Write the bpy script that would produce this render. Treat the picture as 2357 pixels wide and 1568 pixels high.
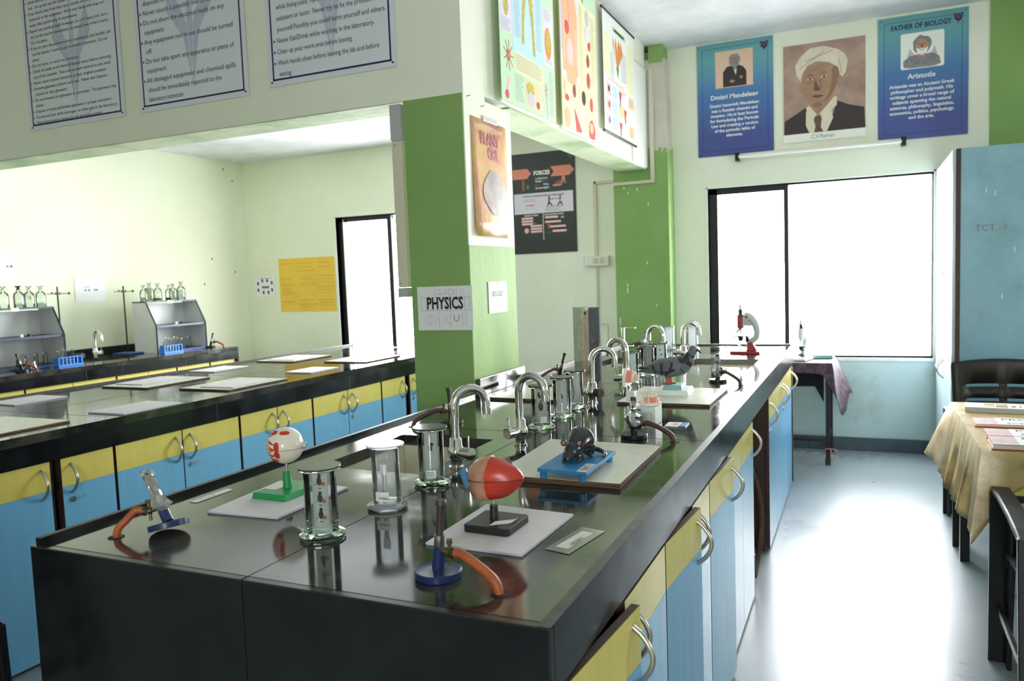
import bpy, bmesh, math, random
from mathutils import Vector, Matrix, noise
sc = bpy.context.scene
COL = sc.collection
for _o in list(bpy.data.objects):
    bpy.data.objects.remove(_o)
PI = math.pi
random.seed(7)

# ------------------------------------------------------------------ camera
cam_d = bpy.data.cameras.new('camera'); cam = bpy.data.objects.new('camera', cam_d); COL.objects.link(cam)
cam_d.sensor_fit = 'HORIZONTAL'; cam_d.sensor_width = 36.0
cam_d.lens = 1803.245 / 2357 * 36.0
cam_d.clip_start = 0.05; cam_d.clip_end = 100
def _cam_axes(yaw, pitch, roll):
    cy, sy, cp, sp = math.cos(yaw), math.sin(yaw), math.cos(pitch), math.sin(pitch)
    f = Vector((-sy*cp, cy*cp, -sp)); r = Vector((cy, sy, 0)); d = f.cross(r)
    cr, sr = math.cos(roll), math.sin(roll)
    return cr*r + sr*d, -sr*r + cr*d, f
_r, _d, _f = _cam_axes(.422883262, .0788581111, .0367932439)
cam.matrix_world = Matrix(((_r.x, -_d.x, -_f.x, 0), (_r.y, -_d.y, -_f.y, 0), (_r.z, -_d.z, -_f.z, 1.4233), (0, 0, 0, 1)))
cam_d.dof.use_dof = True; cam_d.dof.focus_distance = 2.3; cam_d.dof.aperture_fstop = 5.0
sc.camera = cam

# ------------------------------------------------------------------ daylight and exposure
world = bpy.data.worlds.new('daylight'); sc.world = world; world.use_nodes = True
_nt = world.node_tree; _bg = _nt.nodes['Background']
_bg.inputs['Color'].default_value = (0.955, 0.98, 0.99, 1); _bg.inputs['Strength'].default_value = 26.0
sc.view_settings.view_transform = 'Standard'; sc.view_settings.look = 'None'
sc.view_settings.exposure = 0.69; sc.view_settings.gamma = 1.0; sc.view_settings.use_curve_mapping = False
def portal(name, x0, x1, z0, z1, y, rx):
    l = bpy.data.lights.new(name, 'AREA'); l.shape = 'RECTANGLE'; l.size = x1-x0; l.size_y = z1-z0
    l.cycles.is_portal = True
    o = bpy.data.objects.new(name, l); COL.objects.link(o)
    o.location = ((x0+x1)/2, y, (z0+z1)/2); o.rotation_euler = (rx, 0, 0)
    return o
portal('window_portal', -1.15, .50, .72, 2.09, 6.74, -PI/2)
portal('window_portal', -4.85, -3.05, .79, 2.10, 6.74, -PI/2)
_p = portal('window_portal', 3.5, 4.9, 1.0, 2.2, 0, 0); _p.location = (3.36, 4.175, 1.575); _p.rotation_euler = (0, PI/2, 0); _p.data.size = .75; _p.data.size_y = .55  # portal of the unseen fill window added in the right wall
portal('window_portal', .2, 1.2, 1.2, 2.1, -3.16, PI/2)  # portal of the unseen fill window added behind the camera
sc.cycles.max_bounces = 10; sc.cycles.diffuse_bounces = 8; sc.cycles.glossy_bounces = 5
sc.cycles.transmission_bounces = 10; sc.cycles.transparent_max_bounces = 24
sc.cycles.caustics_reflective = False; sc.cycles.caustics_refractive = False
sc.cycles.sample_clamp_indirect = 6.0

# ------------------------------------------------------------------ materials
def lin(c):
    c = c/255.0
    return c/12.92 if c <= 0.04045 else ((c+0.055)/1.055)**2.4
def S(r, g, b): return (lin(r), lin(g), lin(b), 1)
def mat(name, col, rough=.5, metal=0, var=.0, scale=6, spec=.5, bump=0, bscale=60, col2=None, lo=.35, hi=.65, stretch=None, coat=0, rough2=None, alpha=None, trans=0, ior=1.45):
    m = bpy.data.materials.new(name); m.use_nodes = True; nt = m.node_tree; N = nt.nodes; L = nt.links
    b = N['Principled BSDF']; b.inputs['Base Color'].default_value = col
    b.inputs['Roughness'].default_value = rough; b.inputs['Metallic'].default_value = metal
    b.inputs['Specular IOR Level'].default_value = spec; b.inputs['Coat Weight'].default_value = coat
    b.inputs['Coat Roughness'].default_value = .08
    b.inputs['Transmission Weight'].default_value = trans; b.inputs['IOR'].default_value = ior
    if alpha is not None: b.inputs['Alpha'].default_value = alpha
    if var or bump or rough2 is not None:
        tc = N.new('ShaderNodeTexCoord'); mp = N.new('ShaderNodeMapping'); L.new(tc.outputs['Object'], mp.inputs[0])
        if stretch: mp.inputs['Scale'].default_value = stretch
    if var or rough2 is not None:
        nz = N.new('ShaderNodeTexNoise'); nz.inputs['Scale'].default_value = scale; nz.inputs['Detail'].default_value = 6
        nz.inputs['Roughness'].default_value = .62; L.new(mp.outputs[0], nz.inputs['Vector'])
        mr = N.new('ShaderNodeMapRange'); mr.inputs[1].default_value = lo; mr.inputs[2].default_value = hi
        L.new(nz.outputs[0], mr.inputs[0])
        if var:
            mx = N.new('ShaderNodeMix'); mx.data_type = 'RGBA'; mx.inputs[6].default_value = col
            c2 = col2 or tuple([v*(1-var) for v in col[:3]]+[1])
            mx.inputs[7].default_value = c2; L.new(mr.outputs[0], mx.inputs[0]); L.new(mx.outputs[2], b.inputs['Base Color'])
        if rough2 is not None:
            m2 = N.new('ShaderNodeMapRange'); m2.inputs[3].default_value = rough; m2.inputs[4].default_value = rough2
            L.new(mr.outputs[0], m2.inputs[0]); L.new(m2.outputs[0], b.inputs['Roughness'])
    if bump:
        n2 = N.new('ShaderNodeTexNoise'); n2.inputs['Scale'].default_value = bscale; n2.inputs['Detail'].default_value = 4
        L.new(mp.outputs[0], n2.inputs['Vector'])
        bp = N.new('ShaderNodeBump'); bp.inputs['Strength'].default_value = bump; bp.inputs['Distance'].default_value = .01
        L.new(n2.outputs[0], bp.inputs['Height']); L.new(bp.outputs[0], b.inputs['Normal'])
    return m
def thin_glass(name, tint=(1, 1, 1, 1), refl=1.0, ior=1.45, milk=0.0, milkcol=(.9, .93, .95, 1), rough=.03):
    m = bpy.data.materials.new(name); m.use_nodes = True; nt = m.node_tree; N = nt.nodes; L = nt.links
    N.remove(N['Principled BSDF']); out = N['Material Output']
    tr = N.new('ShaderNodeBsdfTransparent'); tr.inputs[0].default_value = tint
    gl = N.new('ShaderNodeBsdfGlossy'); gl.inputs['Roughness'].default_value = rough
    fr = N.new('ShaderNodeFresnel'); fr.inputs[0].default_value = ior
    a = tr
    if milk:
        df = N.new('ShaderNodeBsdfDiffuse'); df.inputs[0].default_value = milkcol
        tl = N.new('ShaderNodeBsdfTranslucent'); tl.inputs[0].default_value = milkcol
        hf = N.new('ShaderNodeMixShader'); hf.inputs[0].default_value = .5
        L.new(df.outputs[0], hf.inputs[1]); L.new(tl.outputs[0], hf.inputs[2])
        mk = N.new('ShaderNodeMixShader'); mk.inputs[0].default_value = milk
        L.new(tr.outputs[0], mk.inputs[1]); L.new(hf.outputs[0], mk.inputs[2]); a = mk
    mx = N.new('ShaderNodeMixShader')
    ma = N.new('ShaderNodeMath'); ma.operation = 'MULTIPLY'; ma.inputs[1].default_value = refl; ma.use_clamp = True
    L.new(fr.outputs[0], ma.inputs[0]); L.new(ma.outputs[0], mx.inputs[0])
    L.new(a.outputs[0], mx.inputs[1]); L.new(gl.outputs[0], mx.inputs[2]); L.new(mx.outputs[0], out.inputs[0])
    return m

def backlit(name, col, k=.5):
    """thin card or print that lets some light through"""
    m = thin_glass(name, col, refl=.5, milk=.97, milkcol=col, rough=.3); return m
M = {}
M['wall'] = mat('cream_green_paint', spec=.12, col=S(236, 238, 222), rough=.62, var=.5, scale=1.1, col2=S(226, 228, 206), lo=.42, hi=.8, bump=.12, bscale=22)
M['wall_in'] = mat('pale_mint_paint', spec=.12, col=S(234, 238, 216), rough=.6, var=.5, scale=.9, col2=S(226, 230, 202), lo=.4, hi=.75, bump=.12, bscale=22)
M['lower_wall'] = mat('stained_pale_blue', S(196, 214, 214), .6, var=.5, scale=3.0, col2=S(172, 174, 162), lo=.52, hi=.8, bump=.12, bscale=22)  # lower wall by the right window: pale blue with random stains
M['ceil'] = mat('white_ceiling_paint', S(232, 234, 236), .8, var=.3, scale=1.2, bump=.1, bscale=15)
M['green'] = mat('leaf_green_paint', spec=.12, col=S(130, 164, 96), rough=.5, var=.4, scale=2.2, col2=S(140, 172, 108), bump=.18, bscale=18)
M['green_light'] = mat('worn_green_paint_lit', spec=.12, col=S(146, 178, 108), rough=.6, var=.5, scale=2.0, col2=S(160, 190, 128), bump=.3, bscale=14, stretch=(1, 1, .35))  # leaf green lightened for the sides turned to the window light
M['putty'] = mat('raw_putty', S(205, 200, 184), .85, var=.4, scale=5, col2=S(190, 186, 168), bump=.2)
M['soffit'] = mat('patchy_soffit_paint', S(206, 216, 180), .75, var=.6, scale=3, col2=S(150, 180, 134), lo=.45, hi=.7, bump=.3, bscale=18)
M['floor'] = mat('polished_cement', S(134, 145, 151), .22, var=.5, scale=1.3, col2=S(141, 151, 156), lo=.2, hi=.85, spec=.7, rough2=.38, bump=.04, bscale=9)
M['skirt'] = mat('dark_grey_skirting', S(70, 88, 96), .35, var=.3, scale=8)
M['granite'] = mat('black_granite', S(34, 35, 34), .065, var=1, scale=3.2, col2=S(84, 82, 70), lo=.47, hi=.74, spec=1.0, rough2=.2, bump=.01, bscale=7)
M['granite_side'] = mat('black_granite_face', S(15, 18, 21), .13, var=.5, scale=9, col2=S(26, 30, 32), spec=.5, rough2=.2)
M['granite_edge'] = mat('dusty_granite_edge', S(86, 84, 76), .5, var=.4, scale=30)
M['seam'] = mat('dark_joint_line', S(14, 13, 12), .8)
M['yellow'] = mat('yellow_laminate', S(224, 208, 110), .26, var=.07, scale=5, stretch=(6, 6, .6), coat=.25)
M['blue'] = mat('sky_blue_laminate', S(120, 184, 226), .26, var=.08, scale=4, stretch=(6, 6, .5), coat=.25)
M['blue_dull'] = mat('grey_blue_laminate', S(128, 172, 186), .42, var=.25, scale=3)
M['brown'] = mat('brown_edge_board', S(74, 52, 42), .6, var=.4, scale=20, stretch=(1, 1, .2))
M['ply'] = mat('plywood_edge', S(112, 84, 62), .7, var=.6, scale=60, col2=S(56, 40, 32), stretch=(.2, .2, 9))
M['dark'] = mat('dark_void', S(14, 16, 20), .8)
M['steel'] = mat('brushed_steel', S(196, 194, 188), .28, metal=1, var=.1, scale=40)
M['chrome'] = mat('worn_chrome', S(208, 208, 204), .09, metal=1, var=.35, scale=26, col2=S(130, 126, 112), lo=.55, hi=.8, rough2=.3)
M['white'] = mat('white_paper', S(236, 236, 238), .6)
M['foam'] = mat('white_foam_board', S(218, 214, 216), .7, var=.08, scale=9)
M['foam_edge'] = mat('foam_board_edge', S(196, 196, 206), .7)
M['lam_white'] = mat('cream_laminate', S(222, 222, 206), .22, var=.08, scale=4, rough2=.3)
M['ceramic'] = mat('glazed_white_sink', S(226, 224, 208), .2, var=.25, scale=5, col2=S(196, 184, 156), lo=.55, hi=.85)
M['black_plastic'] = mat('black_plastic', S(26, 26, 27), .42, var=.2, scale=10)
M['black_metal'] = mat('black_metal', S(22, 24, 28), .4, metal=.3)
M['navy_enamel'] = mat('navy_enamel', S(24, 44, 92), .33, var=.5, scale=30, col2=S(40, 48, 62), lo=.5, hi=.8)
M['dull_iron'] = mat('dull_iron', S(84, 76, 70), .5, metal=.7, var=.4, scale=50)
M['brass'] = mat('tarnished_brass', S(120, 104, 76), .42, metal=.8, var=.4, scale=50)
M['hose'] = mat('orange_rubber_hose', S(176, 92, 50), .48, var=.3, scale=30)
M['hose_brown'] = mat('aged_brown_rubber', S(84, 60, 48), .5, var=.3, scale=30)
M['label_tape'] = mat('glossy_tape', S(214, 216, 210), .3)
M['wrap'] = thin_glass('crumpled_plastic', (.93, .95, .93, 1), refl=1.3, milk=.5, milkcol=(.85, .88, .86, 1), rough=.12)
M['acrylic'] = thin_glass('clear_acrylic', (.97, .99, .98, 1), refl=1.6, milk=.16)
M['pane'] = thin_glass('window_pane', (1, 1, 1, 1), refl=.6)
M['vial'] = thin_glass('clear_vial_glass', (.93, .96, .94, 1), refl=2.0)
M['bottle'] = thin_glass('green_tinted_glass', (.91, .97, .92, 1), refl=1.7, milk=.06)
M['jar'] = mat('solid_clear_glass', S(244, 252, 248), .015, trans=1, ior=1.36)
M['jarfoot'] = mat('thick_clear_glass', S(226, 244, 236), .02, trans=1, ior=1.48)
M['frost'] = mat('translucent_plastic', S(236, 240, 242), .28, trans=.75, ior=1.3)
M['black_frame'] = mat('black_window_aluminium', S(30, 33, 36), .4, metal=.2)
M['rev'] = mat('white_reveal_plaster', S(236, 236, 228), .7)
M['grey_pvc'] = mat('grey_pvc', S(176, 176, 180), .4)
M['ivory'] = mat('ivory_pvc', S(210, 204, 184), .45)
M['ivory_pale'] = mat('pale_ivory_plastic', S(226, 222, 208), .35)
M['navy_ink'] = mat('navy_ink', S(24, 34, 84), .5)
M['ink'] = mat('black_ink', S(30, 30, 36), .6)
M['grey_ink'] = mat('grey_ink', S(120, 120, 126), .6)
M['lilac'] = mat('pale_lilac_print', S(192, 194, 212), .5)
M['signw'] = mat('white_sign_sheet', S(222, 224, 232), .42)

# ------------------------------------------------------------------ mesh builder
class MB:
    def __init__(s): s.bm = bmesh.new(); s.T = Matrix(); s.mats = []; s.k = 0
    def use(s, m):
        if isinstance(m, str): m = M[m]
        if m not in s.mats: s.mats.append(m)
        s.k = s.mats.index(m); return s
    def v(s, p): return s.bm.verts.new(s.T @ Vector(p))
    def f(s, vs):
        try: fc = s.bm.faces.new(vs); fc.material_index = s.k; return fc
        except ValueError: return None
    def face(s, pts): return s.f([s.v(p) for p in pts])
    def box(s, x0, y0, z0, x1, y1, z1):
        a = [s.v(p) for p in ((x0,y0,z0),(x1,y0,z0),(x1,y1,z0),(x0,y1,z0),(x0,y0,z1),(x1,y0,z1),(x1,y1,z1),(x0,y1,z1))]
        for q in ((3,2,1,0),(4,5,6,7),(0,1,5,4),(1,2,6,5),(2,3,7,6),(3,0,4,7)): s.f([a[i] for i in q])
        return s
    def hexa(s, p):
        a = [s.v(q) for q in p]
        for q in ((3,2,1,0),(4,5,6,7),(0,1,5,4),(1,2,6,5),(2,3,7,6),(3,0,4,7)): s.f([a[i] for i in q])
        return s
    def rings(s, rs, cap=True, closed=True):
        R = [[s.v(p) for p in r] for r in rs]; n = len(R[0])
        for a, b in zip(R, R[1:]):
            for i in range(n if closed else n-1): s.f([a[i], a[(i+1) % n], b[(i+1) % n], b[i]])
        if cap and closed: s.f(R[0][::-1]); s.f(R[-1])
        return s
    def lathe(s, prof, n=24, c=(0, 0, 0), cap=True):
        return s.rings([[(c[0]+r*math.cos(2*PI*i/n), c[1]+r*math.sin(2*PI*i/n), c[2]+z) for i in range(n)] for r, z in prof], cap)
    def tube(s, pts, r, n=10, cap=True, flat=1.0):
        P = [Vector(p) for p in pts]; rs = r if isinstance(r, (list, tuple)) else [r]*len(P)
        out = []; up = None
        for i, p in enumerate(P):
            d = (P[min(i+1, len(P)-1)] - P[max(i-1, 0)]).normalized()
            if up is None:
                up = Vector((0, 0, 1)) if abs(d.z) < .9 else Vector((1, 0, 0))
            u = (up - d*up.dot(d))
            if u.length < 1e-4: u = d.orthogonal()
            u.normalize(); w = d.cross(u); up = u
            out.append([p + rs[i]*(math.cos(2*PI*k/n)*u*flat + math.sin(2*PI*k/n)*w) for k in range(n)])
        return s.rings(out, cap)
    def cyl(s, a, b, r, r2=None, n=16): return s.tube([a, b], [r, r if r2 is None else r2], n)
    def ball(s, c, r, n=16, m=10):
        if not isinstance(r, (list, tuple)): r = (r, r, r)
        rs = []
        for j in range(1, m):
            t = PI*j/m; rs.append([(c[0]+r[0]*math.sin(t)*math.cos(2*PI*i/n), c[1]+r[1]*math.sin(t)*math.sin(2*PI*i/n), c[2]-r[2]*math.cos(t)) for i in range(n)])
        R = [[s.v(p) for p in q] for q in rs]
        lo = s.v((c[0], c[1], c[2]-r[2])); hi = s.v((c[0], c[1], c[2]+r[2]))
        for i in range(n):
            s.f([lo, R[0][(i+1) % n], R[0][i]]); s.f([hi, R[-1][i], R[-1][(i+1) % n]])
        for a, b in zip(R, R[1:]):
            for i in range(n): s.f([a[i], a[(i+1) % n], b[(i+1) % n], b[i]])
        return s
    def prism(s, poly, z0, z1):
        a = [s.v((x, y, z0)) for x, y in poly]; b = [s.v((x, y, z1)) for x, y in poly]; n = len(poly)
        for i in range(n): s.f([a[i], a[(i+1) % n], b[(i+1) % n], b[i]])
        s.f(a[::-1]); s.f(b); return s
    def poly(s, pts, w=0.0): s.face([(x, y, w) for x, y in pts]); return s
    def rect(s, x0, y0, x1, y1, w=0.0): return s.poly([(x0, y0), (x1, y0), (x1, y1), (x0, y1)], w)
    def disc(s, x, y, r, w=0.0, n=16, ry=None):
        return s.poly([(x+r*math.cos(2*PI*i/n), y+(ry or r)*math.sin(2*PI*i/n)) for i in range(n)], w)
    def grid(s, fn, nu, nv):
        G = [[s.v(fn(i/nu, j/nv)) for i in range(nu+1)] for j in range(nv+1)]
        for j in range(nv):
            for i in range(nu): s.f([G[j][i], G[j][i+1], G[j+1][i+1], G[j+1][i]])
        return s
    def build(s, name, m=None, parent=None, smooth=0, bevel=0, normals=True, loc=None, rz=0):
        if m is not None and not s.mats: s.mats = [M[m] if isinstance(m, str) else m]
        if normals: bmesh.ops.recalc_face_normals(s.bm, faces=s.bm.faces)
        me = bpy.data.meshes.new(name); s.bm.to_mesh(me); s.bm.free()
        for q in s.mats: me.materials.append(q)
        if smooth:
            for p in me.polygons: p.use_smooth = True
            me.set_sharp_from_angle(angle=math.radians(smooth))
        o = bpy.data.objects.new(name, me); COL.objects.link(o)
        if parent is not None: o.parent = parent
        if loc is not None: o.location = loc
        o.rotation_euler.z = rz
        if bevel:
            b = o.modifiers.new('bevel', 'BEVEL'); b.width = bevel; b.segments = 2; b.limit_method = 'ANGLE'; b.angle_limit = math.radians(40)
        return o
def tag(o, label=None, cat=None, group=None, kind=None):
    if label: o['label'] = label
    if cat: o['category'] = cat
    if group: o['group'] = group
    if kind: o['kind'] = kind
    return o
def thing(name, label, cat, loc=(0, 0, 0), rz=0, group=None):
    o = bpy.data.objects.new(name, None); COL.objects.link(o); o.empty_display_size = .05
    o.location = loc; o.rotation_euler.z = rz
    return tag(o, label, cat, group)
def struct(mb, name, m=None, parent=None, **k):
    o = mb.build(name, m, parent, **k); o['kind'] = 'structure'; return o
def copy_tree(o, parent=None):
    c = o.copy(); COL.objects.link(c); c.parent = parent
    for ch in list(o.children): copy_tree(ch, c)
    return c
def frame(o, O, U, V):
    U = Vector(U).normalized(); V = Vector(V).normalized(); N = U.cross(V)
    o.matrix_world = Matrix(((U.x, V.x, N.x, O[0]), (U.y, V.y, N.y, O[1]), (U.z, V.z, N.z, O[2]), (0, 0, 0, 1)))
    return o
def text_mesh(s, size, m, parent, u, v, w=.0012, align='LEFT', width=None, bold=0, name='lettering', line=1.0, rz=0, T=None):
    cu = bpy.data.curves.new('txt', 'FONT'); cu.body = s; cu.size = size; cu.align_x = align; cu.resolution_u = 2
    cu.offset = bold; cu.space_line = line; cu.fill_mode = 'FRONT'
    o = bpy.data.objects.new('txt', cu); COL.objects.link(o)
    dg = bpy.context.evaluated_depsgraph_get(); dg.update()
    me = bpy.data.meshes.new_from_object(o.evaluated_get(dg)); bpy.data.objects.remove(o); bpy.data.curves.remove(cu)
    if width and len(me.vertices):
        xs = [q.co.x for q in me.vertices]; k = width/(max(xs)-min(xs)); me.transform(Matrix.Diagonal((k, 1, 1, 1)))
    me.name = name; me.materials.clear(); me.materials.append(M[m] if isinstance(m, str) else m)
    q = bpy.data.objects.new(name, me); COL.objects.link(q); q.parent = parent
    q.location = (u, v, w); q.rotation_euler.z = rz
    if T is not None: q.matrix_local = T
    return q
def on_wall(name, label, cat, O, U=(1, 0, 0), V=(0, 0, 1), group=None):
    return frame(thing(name, label, cat, group=group), O, U, V)
# ================================================================== THE SETTING
YW = 6.55; XL = -6.04; XR = 3.2; YB = -3.0; ZC = 3.24; ZA = 2.74
b = MB(); b.box(XL-.2, YB-.2, -.12, XR+.2, YW+.25, 0); struct(b, 'floor', 'floor')
b = MB(); b.box(XL-.2, YB-.2, ZC, XR+.2, YW+.25, ZC+.12); struct(b, 'ceiling', 'ceil')
b = MB(); b.box(XL-.02, 3.34, ZA, -1.84, YW+.02, ZA+.12); struct(b, 'ceiling', 'ceil')
# far wall with its two window openings
WR = (-1.155, .472, .72, 2.09); WL = (-4.85, -3.05, .79, 2.10)
b = MB().use('wall')
xs = [XL-.2, WL[0], WL[1], WR[0], WR[1], XR+.2]
for i in range(5):
    a, c = xs[i], xs[i+1]
    w = WL if i == 1 else WR if i == 3 else None
    b.use('wall_in' if i < 2 else 'wall')
    if w is None:
        if i == 4: b.box(a, YW, .72, c, YW+.2, ZC); b.use('lower_wall').box(a, YW, 0, c, YW+.2, .72)
        else: b.box(a, YW, 0, c, YW+.2, ZC)
    else:
        b.box(a, YW, w[3], c, YW+.2, ZC)
        b.use('lower_wall' if i == 3 else 'wall_in').box(a, YW, 0, c, YW+.2, w[2])
struct(b, 'wall_far')
b = MB(); b.box(XL-.2, YB-.2, 0, XL, YW+.2, ZC); struct(b, 'wall_left', 'wall_in')
b = MB(); b.box(XR, YB-.2, 0, XR+.2, 3.9, ZC); b.box(XR, 4.45, 0, XR+.2, YW+.2, ZC); b.box(XR, 3.9, 0, XR+.2, 4.45, 1.2); b.box(XR, 3.9, 1.95, XR+.2, 4.45, ZC); struct(b, 'wall_right', 'wall')
b = MB(); b.box(XR+.06, 3.9, 1.2, XR+.1, 4.45, 1.23); b.box(XR+.06, 3.9, 1.92, XR+.1, 4.45, 1.95)
for y in (3.9, 4.42): b.box(XR+.06, y, 1.2, XR+.1, y+.03, 1.95)
struct(b, 'window_3', 'black_frame')  # unseen window added to brighten the far wall and bulkhead
b = MB(); b.box(XL-.2, YB-.2, 0, .2, YB, ZC).box(1.2, YB-.2, 0, XR+.2, YB, ZC).box(.2, YB-.2, 0, 1.2, YB, 1.2).box(.2, YB-.2, 2.1, 1.2, YB, ZC); struct(b, 'wall_back', 'wall')
b = MB()
for x in (.2, .68, 1.16): b.box(x, YB-.14, 1.2, x+.04, YB-.1, 2.1)
b.box(.2, YB-.14, 1.2, 1.2, YB-.1, 1.24).box(.2, YB-.14, 2.06, 1.2, YB-.1, 2.1); struct(b, 'window_4', 'black_frame')  # unseen window added as fill for faces turned towards the camera
# header beam across the alcove, bulkhead running to the window wall, pillar and pilaster
b = MB().use('wall'); zs = [2.238, ZC]
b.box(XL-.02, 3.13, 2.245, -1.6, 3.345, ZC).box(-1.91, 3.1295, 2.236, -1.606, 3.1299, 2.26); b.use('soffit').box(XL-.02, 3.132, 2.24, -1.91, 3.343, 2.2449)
struct(b, 'wall_header')
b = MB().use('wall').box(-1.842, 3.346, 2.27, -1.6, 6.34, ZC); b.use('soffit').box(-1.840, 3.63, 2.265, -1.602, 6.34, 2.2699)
struct(b, 'wall_bulkhead')
b = MB().use('green').box(-1.908, 3.128, 0, -1.606, 3.63, 2.2449)
b.use('green_light').box(-1.606, 3.129, 0, -1.6, 3.63, 1.58)  # lit side of the pillar, its brightness put into the colour
b.use('wall').box(-1.606, 3.129, 1.58, -1.6, 3.63, 2.2449)
struct(b, 'wall_pillar')
b = MB().use('green').box(-1.885, 6.35, 0, -1.435, YW, 2.44)
b.use('putty').box(-1.885, 6.35, 2.44, -1.44, YW, 3.13); b.use('green').box(-1.57, 6.345, 3.10, -1.46, YW, ZC)
b.use('green_light').box(-1.435, 6.352, .6, -1.430, YW, 2.44)  # lit side of the pilaster, in the same lightened green
random.seed(3)
for k in range(14): # ragged putty edge and chips of bare plaster
    x = -1.57+.013*k; h = random.uniform(.005, .05); b.use('putty').box(x, 6.347, 2.44-h, x+.013, 6.351, 2.45)
for (x, z, h) in ((-1.80, 2.12, .02), (-1.77, 2.08, .015), (-1.69, 2.10, .025), (-1.79, 1.32, .03), (-1.79, 1.27, .04), (-1.60, 1.98, .02), (-1.62, 1.5, .02), (-1.55, 1.15, .02), (-1.86, 1.0, .06)):
    b.use('wall').box(x, 6.347, z, x+.008, 6.351, z+h)
struct(b, 'wall_pilaster')
b = MB().use('green').box(.815, YW-.012, .7, 1.9, YW+.01, ZC-.001); struct(b, 'trim_1')
b = MB().box(-.4, YW-.03, 0, XR, YW, .10); b.box(-1.4, YW-.03, 0, -.4, YW, .10); struct(b, 'baseboard_far', 'skirt', bevel=.004)
# white reveal lines round the right window, sill
def window(n, x0, x1, z0, z1, mull, frame_w, slim=False, left_stack=False, studs=False):
    b = MB().use('rev')
    t = .012
    b.box(x0-t, YW-.004, z0-t, x0, YW+.14, z1+t); b.box(x1, YW-.004, z0-t, x1+t, YW+.14, z1+t)
    b.box(x0-t, YW-.004, z1, x1+t, YW+.14, z1+t); b.box(x0-t, YW-.006, z0-.025, x1+t, YW+.14, z0)
    w = struct(b, 'window_%d' % n)
    b = MB(); y0, y1 = YW+.05, YW+.10
    b.box(x0, y0, z0, x1, y1, z0+.012); b.box(x0, y0, z1-.05, mull[0][0]+mull[0][1], y1, z1); b.box(mull[0][0]+mull[0][1], y0, z1-.014, x1, y1, z1); 
    b.box(x0, y0, z0, x0+frame_w, y1, z1)
    b.build('window_frame', 'black_frame', w, bevel=.003); MB().box(x1-.012, y0, z0+.012, x1, y1, z1-.014).build('window_frame', 'rev', w)  # right upright is white: the window's glow put into its colour
    b = MB()
    for m_ in mull: b.box(m_[0], y0-.01, z0+.01, m_[0]+m_[1], y1-.02, z1-.014)
    b.build('mullion', 'black_frame', w, bevel=.002)
    if left_stack:
        b = MB().use('steel')
        for k in range(3): b.box(x0+.065+.028*k, y0-.02+.02*k, z0, x0+.075+.028*k, y0+.02*k, z1-.02)
        b.build('sliding_track', None, w)
    b = MB(); b.box(x0+frame_w, y0+.03, z0+.01, x1-.012, y0+.034, z1-.015); b.build('glass', 'pane', w)
    if studs:
        b = MB(); zz = z0+.14
        while zz < z1-.1:
            for x in (-.33, -.19, -.06, .40): b.cyl((x, YW+.125, zz), (x, YW+.135, zz), .0055, n=6)
            zz += .085
        b.build('grille_stud', 'brown', w)
    return w
window(1, *WR, [(-.573, .036)], .07, studs=True)
window(2, *WL, [(-4.268, .05)], .06, left_stack=True)
# ================================================================== WORKTOPS
SINKS = [(-1.45, 1.81, -1.105, 2.28), (-1.45, 4.32, -1.105, 4.75), (-.92, 4.32, -.55, 4.75)]
def basin(parent, x0, y0, x1, y1, z=.866, d=.17):
    b = MB(); t = .012
    b.box(x0-.02, y0-.02, z-d-t, x1+.02, y1+.02, z-d)
    b.box(x0-.02, y0-.02, z-d, x0-.006, y1+.02, z); b.box(x1+.006, y0-.02, z-d, x1+.02, y1+.02, z)
    b.box(x0-.006, y0-.02, z-d, x1+.006, y0-.006, z); b.box(x0-.006, y1+.006, z-d, x1+.006, y1+.02, z)
    o = b.build('sink_basin', 'ceramic', parent, bevel=.006)
    b = MB(); b.lathe([(.022, 0), (.024, .003), (.012, .0035)], 16, ((x0+x1)/2, (y0+y1)/2, z-d)); b.build('drain', 'steel', o)
def slab(xb, yb, holes, z0, z1):
    b = MB().use('granite')
    for i in range(len(xb)-1):
        for j in range(len(yb)-1):
            cx, cy = (xb[i]+xb[i+1])/2, (yb[j]+yb[j+1])/2
            if any(h[0] < cx < h[2] and h[1] < cy < h[3] for h in holes): continue
            b.box(xb[i], yb[j], z0, xb[i+1], yb[j+1], z1)
    bmesh.ops.remove_doubles(b.bm, verts=b.bm.verts, dist=1e-5)
    seen = {}; 
    for f in b.bm.faces: seen.setdefault(tuple(round(c, 4) for c in f.calc_center_median()), []).append(f)
    bmesh.ops.delete(b.bm, geom=[f for v in seen.values() if len(v) > 1 for f in v], context='FACES_ONLY')
    return b
wt = thing('lab_worktop', 'long black granite island worktop in the foreground with burners, taps and specimen jars', 'worktop', (0, 0, 0))
b = slab([-1.598, -1.45, -1.105, -1.024, -.92, -.55, -.4485], [1.0665, 1.81, 2.28, 4.32, 4.75, 5.63], SINKS, .865, .9)
b.build('slab', None, wt)
b = MB().use('seam').box(-1.025, 1.049, .8995, -1.0232, 5.62, .9004)
for y in (2.42, 3.62, 4.86): b.box(-1.58, y, .8995, -.43, y+.0016, .9004)
b.build('joint_line', None, wt)
b = MB().use('granite_side').box(-.448, 1.067, .79, -.4281, 5.63, .8998); b.use('granite_edge').box(-.4485, 1.05, .8999, -.4275, 5.63, .9010)
b.build('side_fascia', None, wt)
b = MB().use('granite_side').box(-1.6, 1.047, 0, -1.0245, 1.066, .8998).box(-1.0235, 1.047, 0, -.428, 1.066, .8998)
b.build('front_panel', None, wt, bevel=.002)
b = MB().use('granite_side').box(-1.616, 3.64, .79, -1.6, 5.63, .9)
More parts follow.
